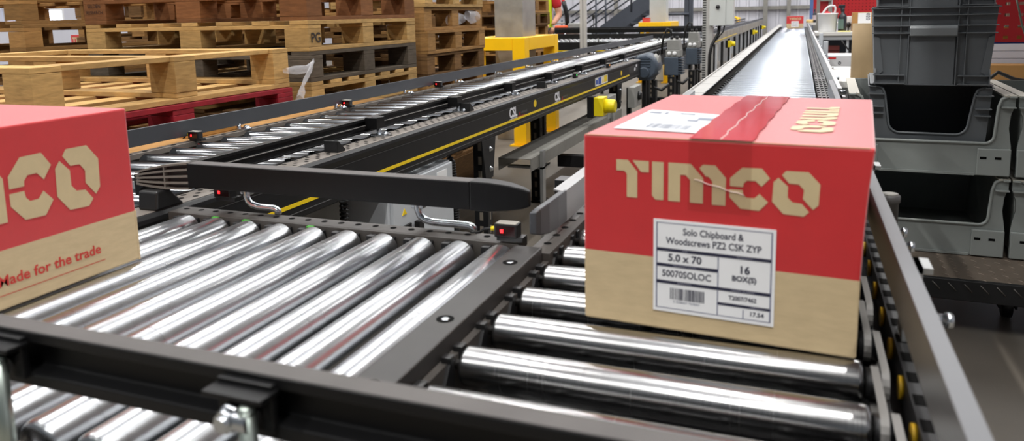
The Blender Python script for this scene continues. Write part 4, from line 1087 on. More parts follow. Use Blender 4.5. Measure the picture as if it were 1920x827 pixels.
# ------------------------------------------------------------------ totes, bins, trolley
TB = thing('flatbed_trolley', 'low trolley with chequer plate deck carrying the grey bins', 'trolley', (.62, 3.2, 0), math.radians(-2))
def tl_(x, y): return x - .62, y - 3.2
x0, y0 = tl_(.24, 2.80)
b = B(); b.box(-.45, 1.0, -.41, .55, .205, .216); b.build('deck_plate', mat('chequer_plate', (120, 108, 96), .5, .5, noise=.15, nscale=10), TB)
b = B()
for i in range(40):
    for j in range(26):
        x = -.44 + i * .0365; y = -.40 + j * .0365; a = PI / 4 if (i + j) % 2 else -PI / 4
        c, s_ = math.cos(a) * .013, math.sin(a) * .013; n_x, n_y = -math.sin(a) * .0032, math.cos(a) * .0032
        vs = [(x - c, y - s_, .2162), (x + n_x, y + n_y, .2162), (x + c, y + s_, .2162), (x - n_x, y - n_y, .2162)]
        tp_ = b.bm.verts.new((x, y, .2185)); vv = [b.bm.verts.new(v) for v in vs]
        for k in range(4): b.face([vv[k], vv[(k + 1) % 4], tp_])
b.build('tread_pattern', mat('chequer_plate', (120, 108, 96), .5, .5), TB)
b = B(); b.box(-.45, 1.0, -.42, -.40, .145, .217, .003); b.box(-.46, -.45, -.42, .55, .145, .217)
b.build('deck_rim', black, TB)
b = B()
for k in range(30): b.tube([(-.44 + k * .047, -.4205, .205), (-.425 + k * .047, -.4215, .19), (-.415 + k * .047, -.4205, .178)], .0025, 6)
b.build('rim_rib', blackdust, TB)
for x, y in ((-.3, -.2), (.12, -.12), (-.3, .42), (.85, .4), (.85, -.15)):
    b = B(); b.lathe((x - .018, y, .05), (x + .018, y, .05), [(0, .03), (.004, .05), (.032, .05), (.036, .03)], 20); b.build('wheel', darkplastic, TB)
    b = B(); b.box(x - .03, x - .022, y - .03, y + .03, .04, .145); b.box(x + .022, x + .03, y - .03, y + .03, .04, .145); b.box(x - .03, x + .03, y - .04, y + .04, .14, .146); b.build('castor_fork', black, TB)

def front_bin(label, loc, rz, w=.50, h=.30, d=.66, M=None, group=None):
    M = M or bin_grey
    t = thing('picking_bin', label, 'bin', loc, rz, group)
    wi = .80 * w / 2; hw = w / 2; zb = .118
    def arc(cx, cz, r, a0, a1, n=6): return [(cx + r * math.cos(a0 + (a1 - a0) * k / n), cz + r * math.sin(a0 + (a1 - a0) * k / n)) for k in range(n + 1)]
    xt, xb, r = .405 * w, .37 * w, .03
    inner = [(-xt - .03, h)] + [(-xt - .008, h - .012), (-xt, h - .04)] + arc(-xb + r * .6, zb + r, r, PI, 1.5 * PI) + arc(xb - r * .6, zb + r, r, 1.5 * PI, 2 * PI) + [(xt, h - .04), (xt + .008, h - .012), (xt + .03, h)]
    waist = [(hw * .985, .105), (hw * .97, .13), (hw * .945, .175), (hw * .95, .215), (hw * .985, .245), (hw, .25), (hw, h)]
    outer_r = [(hw * .985, 0)] + waist
    outer_l = [(-x, z) for x, z in outer_r][::-1]
    b = B(); b.prism(outer_l[:1] + inner + outer_r[::-1] + [(-hw * .985, 0)] + outer_l[1:-1][::-1] if False else outer_l + outer_r[:1] + outer_r[1:] + inner[::-1], 'Y', 0, .012)
    b.build('front_panel', M, t, bev=.001)
    b = B(); b.tube([(x, -.004, z) for x, z in inner], .0055, 8); b.build('rim_lip', M, t)
    b = B()
    for s_ in (-1, 1):
        xa, xc = sorted((s_ * .30 * w, s_ * hw * .985))
        b = B(); b.box(xa, xc, -.012, 0, 0.002, .10, .003); b.build('corner_block', M, t)
        b = B()
        xa, xc = sorted((s_ * (xt + .008), s_ * hw)); b.box(xa, xc, -.022, 0, .248, .252)
        xa, xc = sorted((s_ * (xt + .03), s_ * hw)); b.box(xa, xc, -.022, 0, h - .005, h)
        b.build('rib', M, t)
    b = B(); b.box(-.29 * w, .29 * w, -.008, 0, 0, .008); b.build('base_lip', M, t)
    b = B()
    for s_ in (-1, 1):
        for k in (.335, .42): b.box(s_ * k * w - .010, s_ * k * w + .010, -.0128, -.0118, .062, .071)
    b.build('label_slot', holeblk, t)
    b = B(); b.prism([(-hw + .004, h), (-hw + .010, h), (-hw + .03, .0), (-hw + .024, 0)], 'Y', .012, d); b.prism([(hw - .004, h), (hw - .010, h), (hw - .03, 0), (hw - .024, 0)], 'Y', .012, d)
    b.box(-hw + .025, hw - .025, .012, d, .0, .006); b.box(-hw + .01, hw - .01, d - .006, d, 0, h)
    b.build('bin_shell', M, t)
    for s_ in (-1, 1):
        xa, xc = sorted((s_ * (hw - .035), s_ * (hw + .002))); b = B(); b.box(xa, xc, -.01, d, h - .004, h + .002); b.build('side_rim', mat('pale_rim', (176, 172, 160), .55), t)
    return t
ry = math.radians(-2)
bx, by = .450, 3.085
fb = front_bin('upper light grey open fronted bin holding the dark totes', (bx, by, .5195), ry, .535, .29)
copy_thing(fb, (bx, by + .005, .2187), 'lower light grey bin on the trolley under the bin with the dark totes')
copy_thing(fb, (bx + .545, by - .02, .5195), 'upper light grey bin at the right edge beside the dark totes')
copy_thing(fb, (bx + .545, by - .015, .2187), 'lower light grey bin at the right edge on the trolley')

def tote(label, loc, rz, h=.285, w=.40, d=.50, open_front=False, extra=''):
    t = thing('storage_tote', label, 'tote', loc, rz)
    hw, hb = w / 2, w / 2 - .018
    def X(z): return hb + (hw - hb) * z / h
    M = tote_dark
    b = B()
    if not open_front:
        b.prism([(-hb, 0), (hb, 0), (hw, h), (-hw, h)], 'Y', 0, .006)
    else:
        r = .04; zi = .112
        xi_t, xi_b = hw - .054, hw - .070
        arc = [(xi_b - r + r * math.cos(a), zi + r + r * math.sin(a)) for a in [(-PI / 2) * (1 - k / 6) for k in range(7)]]
        inner = [(xi_t + .03, h), (xi_t + .008, h - .010), (xi_t, h - .03)] + arc[::-1]
        full = inner + [(-x, z) for x, z in inner[::-1]]
        b.prism([(-hb, 0), (hb, 0), (hw, h)] + full + [(-hw, h)], 'Y', 0, .006)
    b.build('front_panel', M, t)
    b = B()
    b.prism([(-hb, 0), (-hw, h), (-hw + .005, h), (-hb + .005, 0)], 'Y', .006, d); b.prism([(hb, 0), (hw, h), (hw - .005, h), (hb - .005, 0)], 'Y', .006, d)
    b.box(-hb, hb, .006, d, 0, .006); b.prism([(-hb, 0), (hb, 0), (hw, h), (-hw, h)], 'Y', d - .006, d)
    b.build('tote_shell', M, t)
    b = B(); b.box(-hw + .001, hw - .001, -.012, d, 0, .004); b.build('base_flange', M, t)
    if not open_front:
        b = B()
        for z in (h - .003, h - .03, h - .068, h - .095, .035, .004):
            xx = X(z) + .006
            if z < .1:
                b.box(-xx, -.085, -.022, 0, z, z + .0035); b.box(.085, xx, -.022, 0, z, z + .0035)
            else: b.box(-xx, xx, -.022, 0, z, z + .0035)
        b.build('rib', M, t)
        for s_ in (-1, 1):
            b = B()
            for xx in (.105, .078): b.box(s_ * xx - .0015, s_ * xx + .0015, -.016, 0, 0, h)
            b.prism([(-.001, .0), (-.02, .0), (-.02, .045), (-.012, .06), (-.001, .06)], 'X', s_ * (hb + .002) - .002, s_ * (hb + .002) + .002)
            b.prism([(s_ * hb, .03), (s_ * (hb - .025), .05), (s_ * (X(.19) - .02), h - .11), (s_ * X(.19), h - .1)], 'Y', -.007, -.001)
            b.build('upright_rib', M, t)
        b = B()
        b.box(-.072, .072, -.008, 0, .0, h - .10); b.build('recess_panel', M, t)
        b = B(); prof = [(-.001, h - .064), (-.030, h - .066), (-.036, h - .075), (-.034, h - .102), (-.029, h - .106), (-.024, h - .100), (-.026, h - .078), (-.001, h - .076)]
        b.prism(prof, 'X', -.076, .076); b.build('handle', mat('worn_handle', (116, 120, 122), .35), t, bev=.002)
    else:
        b = B(); b.tube([(x, -.003, z) for x, z in full], .0045, 8); b.build('rim_lip', M, t)
        b = B()
        for z in (h - .003, h - .032, h - .08, h - .105):
            for s_ in (-1, 1):
                xa, xc = sorted((s_ * (xi_t + (.03 if z > h - .01 else .002)), s_ * (X(z) + .004))); b.box(xa, xc, -.022, 0, z, z + .0035)
        b.build('rib', M, t)
    b = B(); b.box(-hw - .004, -hw + .012, -.012, d + .012, h - .004, h); b.box(hw - .012, hw + .004, -.012, d + .012, h - .004, h); b.box(-hw, hw, d, d + .012, h - .004, h)
    b.build('rim', M, t)
    return t
tr_ = math.radians(-4)
tote('dark grey tote with moulded handle stacked above the open fronted dark tote', (.453, 3.12, .8412), tr_, .284)
tote('dark grey open fronted tote standing inside the upper light grey bin', (.453, 3.125, .548), tr_, .288, open_front=True)
tote('topmost dark grey tote cut off by the picture edge', (.453, 3.12, 1.1254), tr_, .284)

# ------------------------------------------------------------------ packing benches at the right
K = 1.36
BY = 8.65 * K
bx0 = atY(1523, 62, BY).x + .035
zb = atY(1550, 60, BY + .15).z
t = thing('packing_bench', 'pale topped packing bench carrying the white bucket and spray bottle', 'bench', (.75, BY + .35, 0))
X0 = bx0 - .75
b = B(); b.box(X0, 1.3, -.35, .5, zb - .05, zb, .004); b.build('bench_top', mat('pale_bench_top', (205, 203, 198), .45), t)
b = B(); b.box(X0 + .04, 1.25, -.31, -.27, zb - .11, zb - .05); b.build('apron', box_grey, t)
for x in (X0 + .04, 1.2):
    for y in (-.32, .42):
        b = B(); b.box(x, x + .06, y, y + .06, 0, zb - .05); b.build('leg', box_grey, t)
b = B(); b.box(X0 + .06, 1.25, -.28, .45, .28, .31); b.build('lower_shelf', box_grey, t)
b = B(); b.box(X0 + .06, 1.25, .43, .45, .31, zb - .05); b.build('back_panel', darksteel, t)
b = B(); b.box(-.12, -.09, -.27, -.22, .31, zb - .11); b.build('divider', box_grey, t)
def onbench(px, dy=.25):
    q = atY(px, 58, BY + dy); return (q.x, BY + dy, zb)
def sthing(name, label, cat, loc):
    o = thing(name, label, cat, loc); o.scale = (K, K, K); return o
t = sthing('bucket', 'white plastic bucket with raised handle on the packing bench', 'bucket', onbench(1551)); t.scale = (1.13, 1.13, 1.13)
b = B(); b.lathe((0, 0, 0), (0, 0, .24), [(0, .105), (.004, .108), (.222, .120), (.224, .126), (.238, .126), (.24, .121), (.236, .118), (.01, .104), (.01, .001)], 32); b.build('bucket_body', whitepl, t)
b = B(); b.tube([(-.07, 0, .225), (-.05, -.01, .26), (-.01, -.02, .315), (.03, -.02, .335), (.075, -.01, .33), (.09, 0, .30), (.085, .01, .26), (.075, .02, .235)], .012, 10); b.build('handle', whitepl, t)
b = B(); b.lathe((-.01, .02, .215), (-.01, .02, .262), [(0, .05), (.03, .045), (.046, .02), (.047, .001)], 14); b.build('red_cloth', mat('red_cloth', (205, 40, 50), .8), t)
t = sthing('spray_bottle', 'black spray bottle with small label beside the white bucket', 'bottle', onbench(1579, .22))
b = B(); b.lathe((0, 0, 0), (0, 0, .22), [(0, .038), (.01, .042), (.15, .042), (.175, .036), (.19, .018), (.215, .016), (.22, .015)], 24); b.build('bottle_body', mat('dark_bottle', (30, 32, 40), .3), t)
b = B(); b.box(-.045, .022, -.014, .014, .25, .285, .006); b.cyl((0, 0, .215), (0, 0, .255), .017, 12); b.prism([(-.03, .25), (-.02, .25), (-.012, .215), (-.02, .212)], 'Y', -.006, .006); b.build('trigger_head', mat('dark_bottle', (30, 32, 40), .3), t)
b = B(); b.lathe((-.002, 0, .03), (-.002, 0, .135), [(0, .0425), (.105, .0425)], 24, cap=False); b.box(-.045, -.02, -.041, -.0, .03, .135); b.build('bottle_label', mat('green_white_label', (96, 118, 110), .5), t)
t = sthing('socket_panel', 'white double socket panel with black plug behind the spray bottle', 'socket', onbench(1590, .6))
b = B(); b.box(-.055, .06, 0, .04, 0, .16, .004); b.build('socket_plate', whitepl, t)
b = B(); b.lathe((0, 0, .065), (0, -.035, .065), [(0, .03), (.02, .028), (.035, .018), (.035, .001)], 14); b.cyl((0, -.02, .065), (0, -.02, .0), .008, 8); b.build('plug', darkplastic, t)
t = sthing('cardboard_box', 'plain brown cardboard box with white label on the packing bench', 'box', onbench(1598, .28))
b = B(); b.box(0, .30, 0, .2, 0, .20, .003); b.build('box_body', mat('brown_card', (178, 132, 76), .75, noise=.05, nscale=10), t)
b = B(); b.box(.05, .175, -.002, 0, .07, .195); lbx = b.build('box_label', white, t)
b = B(); add_mesh(b, text_mesh('020', .05, .001), frame4((.145, -.0026, .155), (0, 0, -1), (1, 0, 0))); b.build('label_lettering', ink, lbx, recalc=False)
q = onbench(1588, .08); tag(B().box(q[0] - .12, q[0] + .05, q[1], q[1] + .1, zb, zb + .014, .004).build('yellow_cloth', mat('pale_yellow_cloth', (225, 215, 120), .8)), 'folded pale yellow cloth lying in front of the socket panel', 'cloth')
q = atY(1563, 92, BY + .2); t = thing('parts_tray', 'dark red parts tray on the lower shelf of the packing bench', 'tray', (q.x, BY + .30, .311))
b = B(); b.box(-.08, .08, -.08, .08, 0, .27, .003); b.build('tray_body', mat('dark_red_plastic', (120, 45, 40), .5), t)
b = B(); b.box(-.075, .075, -.082, -.08, .1, .115); b.box(-.075, .075, -.082, -.08, .19, .2); b.build('tray_slot', holeblk, t)
b = B(); b.tube([atY(1578, 76, BY - .03), atY(1582, 82, BY - .04), atY(1590, 92, BY - .05), atY(1600, 100, BY - .05)], .011, 8); tag(b.build('hanging_cable', cableblk), 'black cable hanging below the packing bench top', 'cable')
# printer
a = atY(1545, 143, 7.4); c = atY(1603, 104, 7.4)
t = thing('label_printer', 'white office printer with round emblem and red sticker below the packing bench', 'printer', (a.x, 7.4, a.z))
pw, ph = c.x - a.x + .15, c.z - a.z
b = B(); b.box(0, pw, 0, .4, 0, ph, .006); b.build('printer_body', mat('printer_white', (206, 206, 208), .4), t)
b = B(); b.box(.01, pw - .01, -.001, 0, ph * .42, ph * .425); b.box(.01, .06, -.001, 0, ph * .56, ph * .565); b.build('panel_gap', mat('grey_groove', (90, 90, 90), .5), t)
b = B(); b.box(.03, .095, -.0015, 0, ph * .82, ph * .92); b.build('red_sticker', mat('printer_red', (200, 40, 40), .5), t)
b = B(); ex = atY(1574, 118, 7.4)
b.lathe((ex.x - a.x, 0, ex.z - a.z), (ex.x - a.x, -.003, ex.z - a.z), [(0, .014), (.003, .014)], 20); b.build('round_emblem', mat('dark_emblem', (70, 72, 78), .4), t)
b = B(); add_mesh(b, text_mesh('hp', .018, .0005), frame4((ex.x - a.x, -.0036, ex.z - a.z), (1, 0, 0), (0, 0, 1))); b.build('emblem_lettering', whiteink, t, recalc=False)
b = B(); b.box(-.02, pw + .05, -.02, .45, -.03, 0); b.build('printer_shelf', box_grey, t)
for x in (.0, pw):
    b = B(); b.box(x, x + .03, .02, .05, -a.z, -.03); b.build('shelf_leg', box_grey, t)
# white desk in front
p = atZ(1558, 152, .75); p2 = atZ(1568, 125, .75)
t = thing('side_desk', 'small white topped desk beside the conveyor holding the cardboard tube', 'desk', (p.x, p.y, 0))
b = B(); b.box(0, .56, 0, p2.y - p.y, .715, .75, .003); b.build('desk_top', mat('white_desk_top', (222, 220, 214), .4), t)
b = B(); b.box(.015, .55, .01, .03, .655, .715); b.build('apron', galv, t)
for x in (.04, .49):
    for y in (.03, p2.y - p.y - .08): b = B(); b.box(x, x + .045, y, y + .045, 0, .715); b.build('leg', box_grey, t)
tag(B().box(p.x + .01, p.x + .16, p2.y - .25, p2.y - .05, .7505, .754).build('paper_sheet', white), 'sheet of white paper on the small desk', 'paper')
p = atY(1621, 143, 4.45); t = thing('cardboard_tube', 'tall brown cardboard tube standing on the white desk', 'tube', (p.x, 4.5, .755 if False else .75))
b = B(); R1 = 20.5 * 4.5 / 1405 * 1.02; b.lathe((0, 0, 0), (0, 0, .292), [(0, R1), (.29, R1), (.292, R1 - .003), (.292, R1 - .007), (.01, R1 - .008), (.01, .001)], 36); b.build('tube_wall', mat('tube_card', (172, 148, 112), .75, noise=.05, nscale=12), t)
b = B(); b.lathe((0, 0, .2905), (0, 0, .2935), [(0, R1 + .0006), (.003, R1 + .0006)], 36, cap=False); b.build('tube_edge', mat('pale_tube_edge', (215, 200, 170), .7), t)
# grey frame brackets at the conveyor side and sensors with lights
for i, (px, py, Y) in enumerate(((1532, 92, 6.5), (1526, 74, 8))):
    q_ = atY(px + 3, py, Y); q_.x = max(q_.x, .185); t = thing('sensor_bracket', ('pale upright sensor bracket beside the far rollers in front of the printer', 'pale sensor bracket farther along the far rollers')[i], 'bracket', (q_.x + .01, Y, 0))
    b = B(); b.box(-.018, .018, -.02, .02, q_.z - .12, q_.z + .06, .003); b.box(-.012, .012, .0, .02, 0, q_.z - .1); b.build('bracket_plate', box_grey, t)
    b = B(); b.box(-.018, .018, -.03, -.02, q_.z - .15, q_.z - .13); b.build('sensor_light', mat('blue_white_led', (200, 220, 255), .3, emit=(190, 210, 255), estr=8), t)
# far bench with bottles
Y2 = 11.5 * 1.5
q0 = atY(1511, 43, Y2); zb2 = q0.z; q0.x += .04
t = thing('packing_bench', 'farther packing bench end with small bottles under the red back panel', 'bench', (q0.x, Y2, 0))
b = B(); b.box(0, 1.2, 0, .8, zb2 - .05, zb2, .003); b.build('bench_top', MATS['pale_bench_top'], t)
for x in (.03, 1.12):
    for y in (.03, .7): b = B(); b.box(x, x + .05, y, y + .05, 0, zb2 - .05); b.build('leg', box_grey, t)
q = atY(1527, 42, Y2 + .15); t = thing('small_bottle', 'small dark bottle on the farther bench', 'bottle', (q.x, Y2 + .15, zb2)); t.scale = (1.45, 1.45, 1.45)
b = B(); b.lathe((0, 0, 0), (0, 0, .2), [(0, .028), (.13, .028), (.15, .012), (.19, .012), (.2, .01)], 16); b.build('bottle_body', MATS['dark_bottle'], t)
b = B(); b.lathe((0, 0, .04), (0, 0, .11), [(0, .0285), (.07, .0285)], 16, cap=False); b.build('bottle_label', mat('grey_pink_label', (180, 165, 170), .5), t)
q = atY(1518, 42, Y2 + .12); t = thing('tape_roll', 'tan roll of tape on the farther bench', 'tape', (q.x, Y2 + .12, zb2)); t.scale = (1.4, 1.4, 1.4)
b = B(); b.lathe((0, 0, 0), (0, 0, .05), [(0, .03), (0, .05), (.05, .05), (.05, .03), (0, .03)], 20, cap=False); b.build('tape_body', mat('tan_tape', (215, 185, 120), .5), t)
# red perforated back panels on uprights
PYL = 9.5 * K
t = thing('pegboard', 'bright red finely perforated panel above the packing bench', 'pegboard', (.7, PYL, 0))
a = atY(1560, 35, PYL)
b = B(); b.box(a.x - .7, 1.5, 0, .015, a.z, 2.4, .002); pbd = b.build('panel', redpeg, t)
b = B()
for i in range(30):
    for j in range(14):
        x = a.x - .7 + .03 + i * .05; z = a.z + .03 + j * .05; b.poly([(x - .007, -.0006, z - .007), (x + .007, -.0006, z - .007), (x + .007, -.0006, z + .007), (x - .007, -.0006, z + .007)])
b.build('hole_pattern', mat('dark_red_hole', (70, 5, 10), .8), pbd, recalc=False)
for px in (1556, 1534):
    q = atY(px, 20, PYL); b = B(); b.box(q.x - .7 - .025, q.x - .7 + .025, -.02, .03, 0, 2.5); b.build('upright', galvdull, t)
b = B(); q = atY(1547, 0, PYL); b.box(q.x - .7 - .08, a.x - .7 - .025, 0, .015, a.z + .03, 2.4); b.build('side_panel', redpeg, t)
b = B(); q = atY(1545, 1, PYL); b.box(q.x - .7 - .05, q.x - .7 + .1, -.1, 0, q.z - .01, q.z + .1); b.build('shelf_bracket', galvdull, t)
q = atY(1521, 20, Y2 + .9); tag(B().box(q.x - .03, q.x + .04, Y2 + .9, Y2 + .96, 0, 2.6).build('steel_post', mat('blue_post', (70, 100, 150), .5)), 'slim blue post behind the farther bench', 'post')
q = atY(1528, 5, Y2 + 1.1); t = thing('red_panel', 'narrow red panel above the small dark bottle', 'panel', (q.x, Y2 + 1.1, 0))
b = B(); b.box(-.04, .07, 0, .02, .9, 2.4, .002); b.build('panel', redpeg, t)
b = B(); b.box(-.03, .06, .02, .05, 0, 2.4); b.build('upright', galvdull, t)
# near red panel with square openings, built as a lattice
t = thing('pegboard', 'dark red panel with square openings at the right edge behind the totes', 'pegboard', (.85, 4.3, 0))
PY_ = 4.3
def pr(px, py): 
    v = atY(px, py, PY_); return v.x - .85, v.z
xc = [pr(1861, 30)[0] + .0, ]; stepx = (pr(1914, 40)[0] - pr(1888, 40)[0]); xs_ = [pr(1862, 40)[0] + stepx * k for k in range(7)]
zs_ = [pr(1888, 7)[1], pr(1888, 28)[1], pr(1888, 50)[1], pr(1888, 70)[1]]; dz = zs_[0] - zs_[1]; zs_ = [zs_[0] + 3 * dz, zs_[0] + 2 * dz, zs_[0] + dz] + zs_
hx, hz = .0105, .0075
xl, xr, zlo, zhi = xs_[0] - .05, xs_[-1] + .05, pr(1888, 79)[1], zs_[0] + .05
b = B(); edges = [xl]
zprev = zhi
for z in zs_:
    b.box(xl, xr, 0, .004, z + hz, zprev); 
    xp = xl
    for x in xs_: b.box(xp, x - hx, 0, .004, z - hz, z + hz); xp = x + hx
    b.box(xp, xr, 0, .004, z - hz, z + hz); zprev = z - hz
b.box(xl, xr, 0, .004, zlo, zprev); b.build('panel', mat('deep_red_panel', (150, 10, 20), .45), t)
z1, z2 = pr(1888, 82)[1], pr(1888, 137)[1]
b = B(); n = 4; hh = (z1 - z2) / n
for k in range(n): b.box(xl, xr, .0, .006, z2 + hh * k + .0012, z2 + hh * (k + 1) - .0012, .001)
b.box(xl, xr, .006, .012, z2, z1); b.build('louvre_panel', mat('white_slat_panel', (220, 218, 226), .5), t)
for x in (xl, xr - .04):
    b = B(); b.box(x, x + .04, .012, .05, 0, zhi); b.build('upright', galvdull, t)
# goods seen through the openings
for i, (x0, x1, za, zb_, M, lb) in enumerate(((.78, .95, 1.02, 1.6, whitepl, 'white packet glimpsed through the red panel'), (.82, 1.12, .955, 1.018, mat('gold_card', (215, 165, 80), .6), 'golden card box glimpsed through the red panel'), (.84, 1.14, .915, .953, mat('blue_pack', (50, 75, 160), .5), 'blue and white packet under the red panel'), (.955, 1.15, 1.02, 1.6, mat('cream_pack', (225, 215, 190), .6), 'cream packet glimpsed at the right through the red panel'))):
    t = thing('packet', lb, 'packet', ((x0 + x1) / 2, 4.40, za)); w_ = (x1 - x0) / 2 - .001
    b = B(); b.box(-w_, w_, 0, .12, 0, zb_ - za - .001, .003); b.build('packet_body', M, t)
    b = B(); b.box(-w_ * .6, w_ * .6, -.001, 0, (zb_ - za) * .3, (zb_ - za) * .5); b.build('packet_print', whitepl, t)
tag(B().box(.75, 1.2, 4.36, 4.56, .86, .9135).build('back_shelf', galvdull), 'steel shelf behind the white slatted panel', 'shelf')
for x in (.76, 1.17): tag(B().box(x, x + .025, 4.5, 4.54, 0, .86).build('shelf_leg', galvdull), ('left' if x < 1 else 'right') + ' leg of the steel shelf behind the white slatted panel', 'leg')
# small worktop with cables below the panel
q_ = atY(1880, 158, 3.9); t = thing('work_table', 'low white worktop with black cables behind the light grey bin', 'table', (q_.x + .15, 4.0, 0))
b = B(); b.box(-.3, .5, -.15, .25, q_.z - .03, q_.z, .003); b.build('table_top', MATS['white_desk_top'], t)
for x in (-.28, .45):
    for y in (-.13, .2): b = B(); b.box(x, x + .03, y, y + .03, 0, q_.z - .03); b.build('leg', box_grey, t)
b = B(); zz_ = q_.z; b.tube([(q_.x - .06, 3.92, zz_ + .012), (q_.x - .01, 3.95, zz_ + .05), (q_.x + .05, 3.93, zz_ + .02), (q_.x + .1, 3.92, zz_ + .012), (q_.x + .16, 3.95, zz_ + .03), (q_.x + .2, 3.98, zz_ + .08), (q_.x + .22, 4.0, zz_ + .12)], .009, 8); tag(b.build('cable_loop', cableblk), 'loop of black cable lying on the low white worktop', 'cable')
q2 = atY(1890, 150, 4.1); t = thing('cardboard_box', 'brown cardboard box behind the black cable loop under the white panel', 'box', (q2.x + .05, 4.12, zz_))
b = B(); b.box(-.13, .22, 0, .12, 0, .07, .002); b.build('box_body', mat('brown_card', (178, 132, 76), .75), t)
b = B(); b.box(.03, .045, -.001, 0, 0, .07); b.build('box_tape', mat('tan_tape', (215, 185, 120), .5), t)
b = B(); b.tube([atY(1905, -6, 3.9), atY(1911, 20, 3.9), atY(1916, 45, 3.9), atY(1930, 90, 3.88), atY(1945, 125, 3.83), atY(1950, 140, 3.86)], .004, 8); tag(b.build('hanging_cable', mat('grey_green_cable', (90, 96, 84), .5)), 'thin grey cable hanging in front of the red panel at the right edge', 'cable')

# ------------------------------------------------------------------ pallet truck and worker in the distance
p = atY(1052, 40, 12); t = thing('pallet_truck', 'orange based pallet truck with upright black tiller beyond the cross conveyor', 'pallet truck', (p.x, 12.3, 0))
b = B(); b.box(-.16, .16, -.15, .25, .1, .90, .03); b.build('truck_body', mat('rusty_truck_grey', (110, 96, 88), .6, noise=.2, nscale=8), t)
b = B(); b.box(-.15, .08, -.2, -.15, .80, .935, .02); b.build('orange_cowl', mat('truck_orange', (225, 90, 40), .45), t)
b = B(); b.box(-.45, .0, -.1, .1, .955, .985, .01); b.box(.05, .3, -.1, .2, .88, .97, .02); b.build('mast_arm', motorgrey, t)
b = B(); b.tube([(.02, 0, .90), (.02, -.03, 1.1), (-.01, -.05, 1.25), (-.03, -.05, 1.33)], .04, 10); b.build('tiller', darkplastic, t)
b = B(); b.lathe((-.035, -.05, 1.33), (-.04, -.05, 1.37), [(0, .03), (.03, .03), (.04, .015), (.04, .001)], 12); b.build('tiller_button', mat('red_button', (205, 30, 35), .4), t)
b = B(); b.box(-.3, .3, .25, 1.2, .05, .1); b.build('fork', mat('truck_orange', (225, 90, 40), .45), t)
for x in (-.12, .12): b = B(); b.lathe((x - .03, 0, .05), (x + .03, 0, .05), [(0, .03), (.005, .05), (.055, .05), (.06, .03)], 16); b.build('wheel', darkplastic, t)

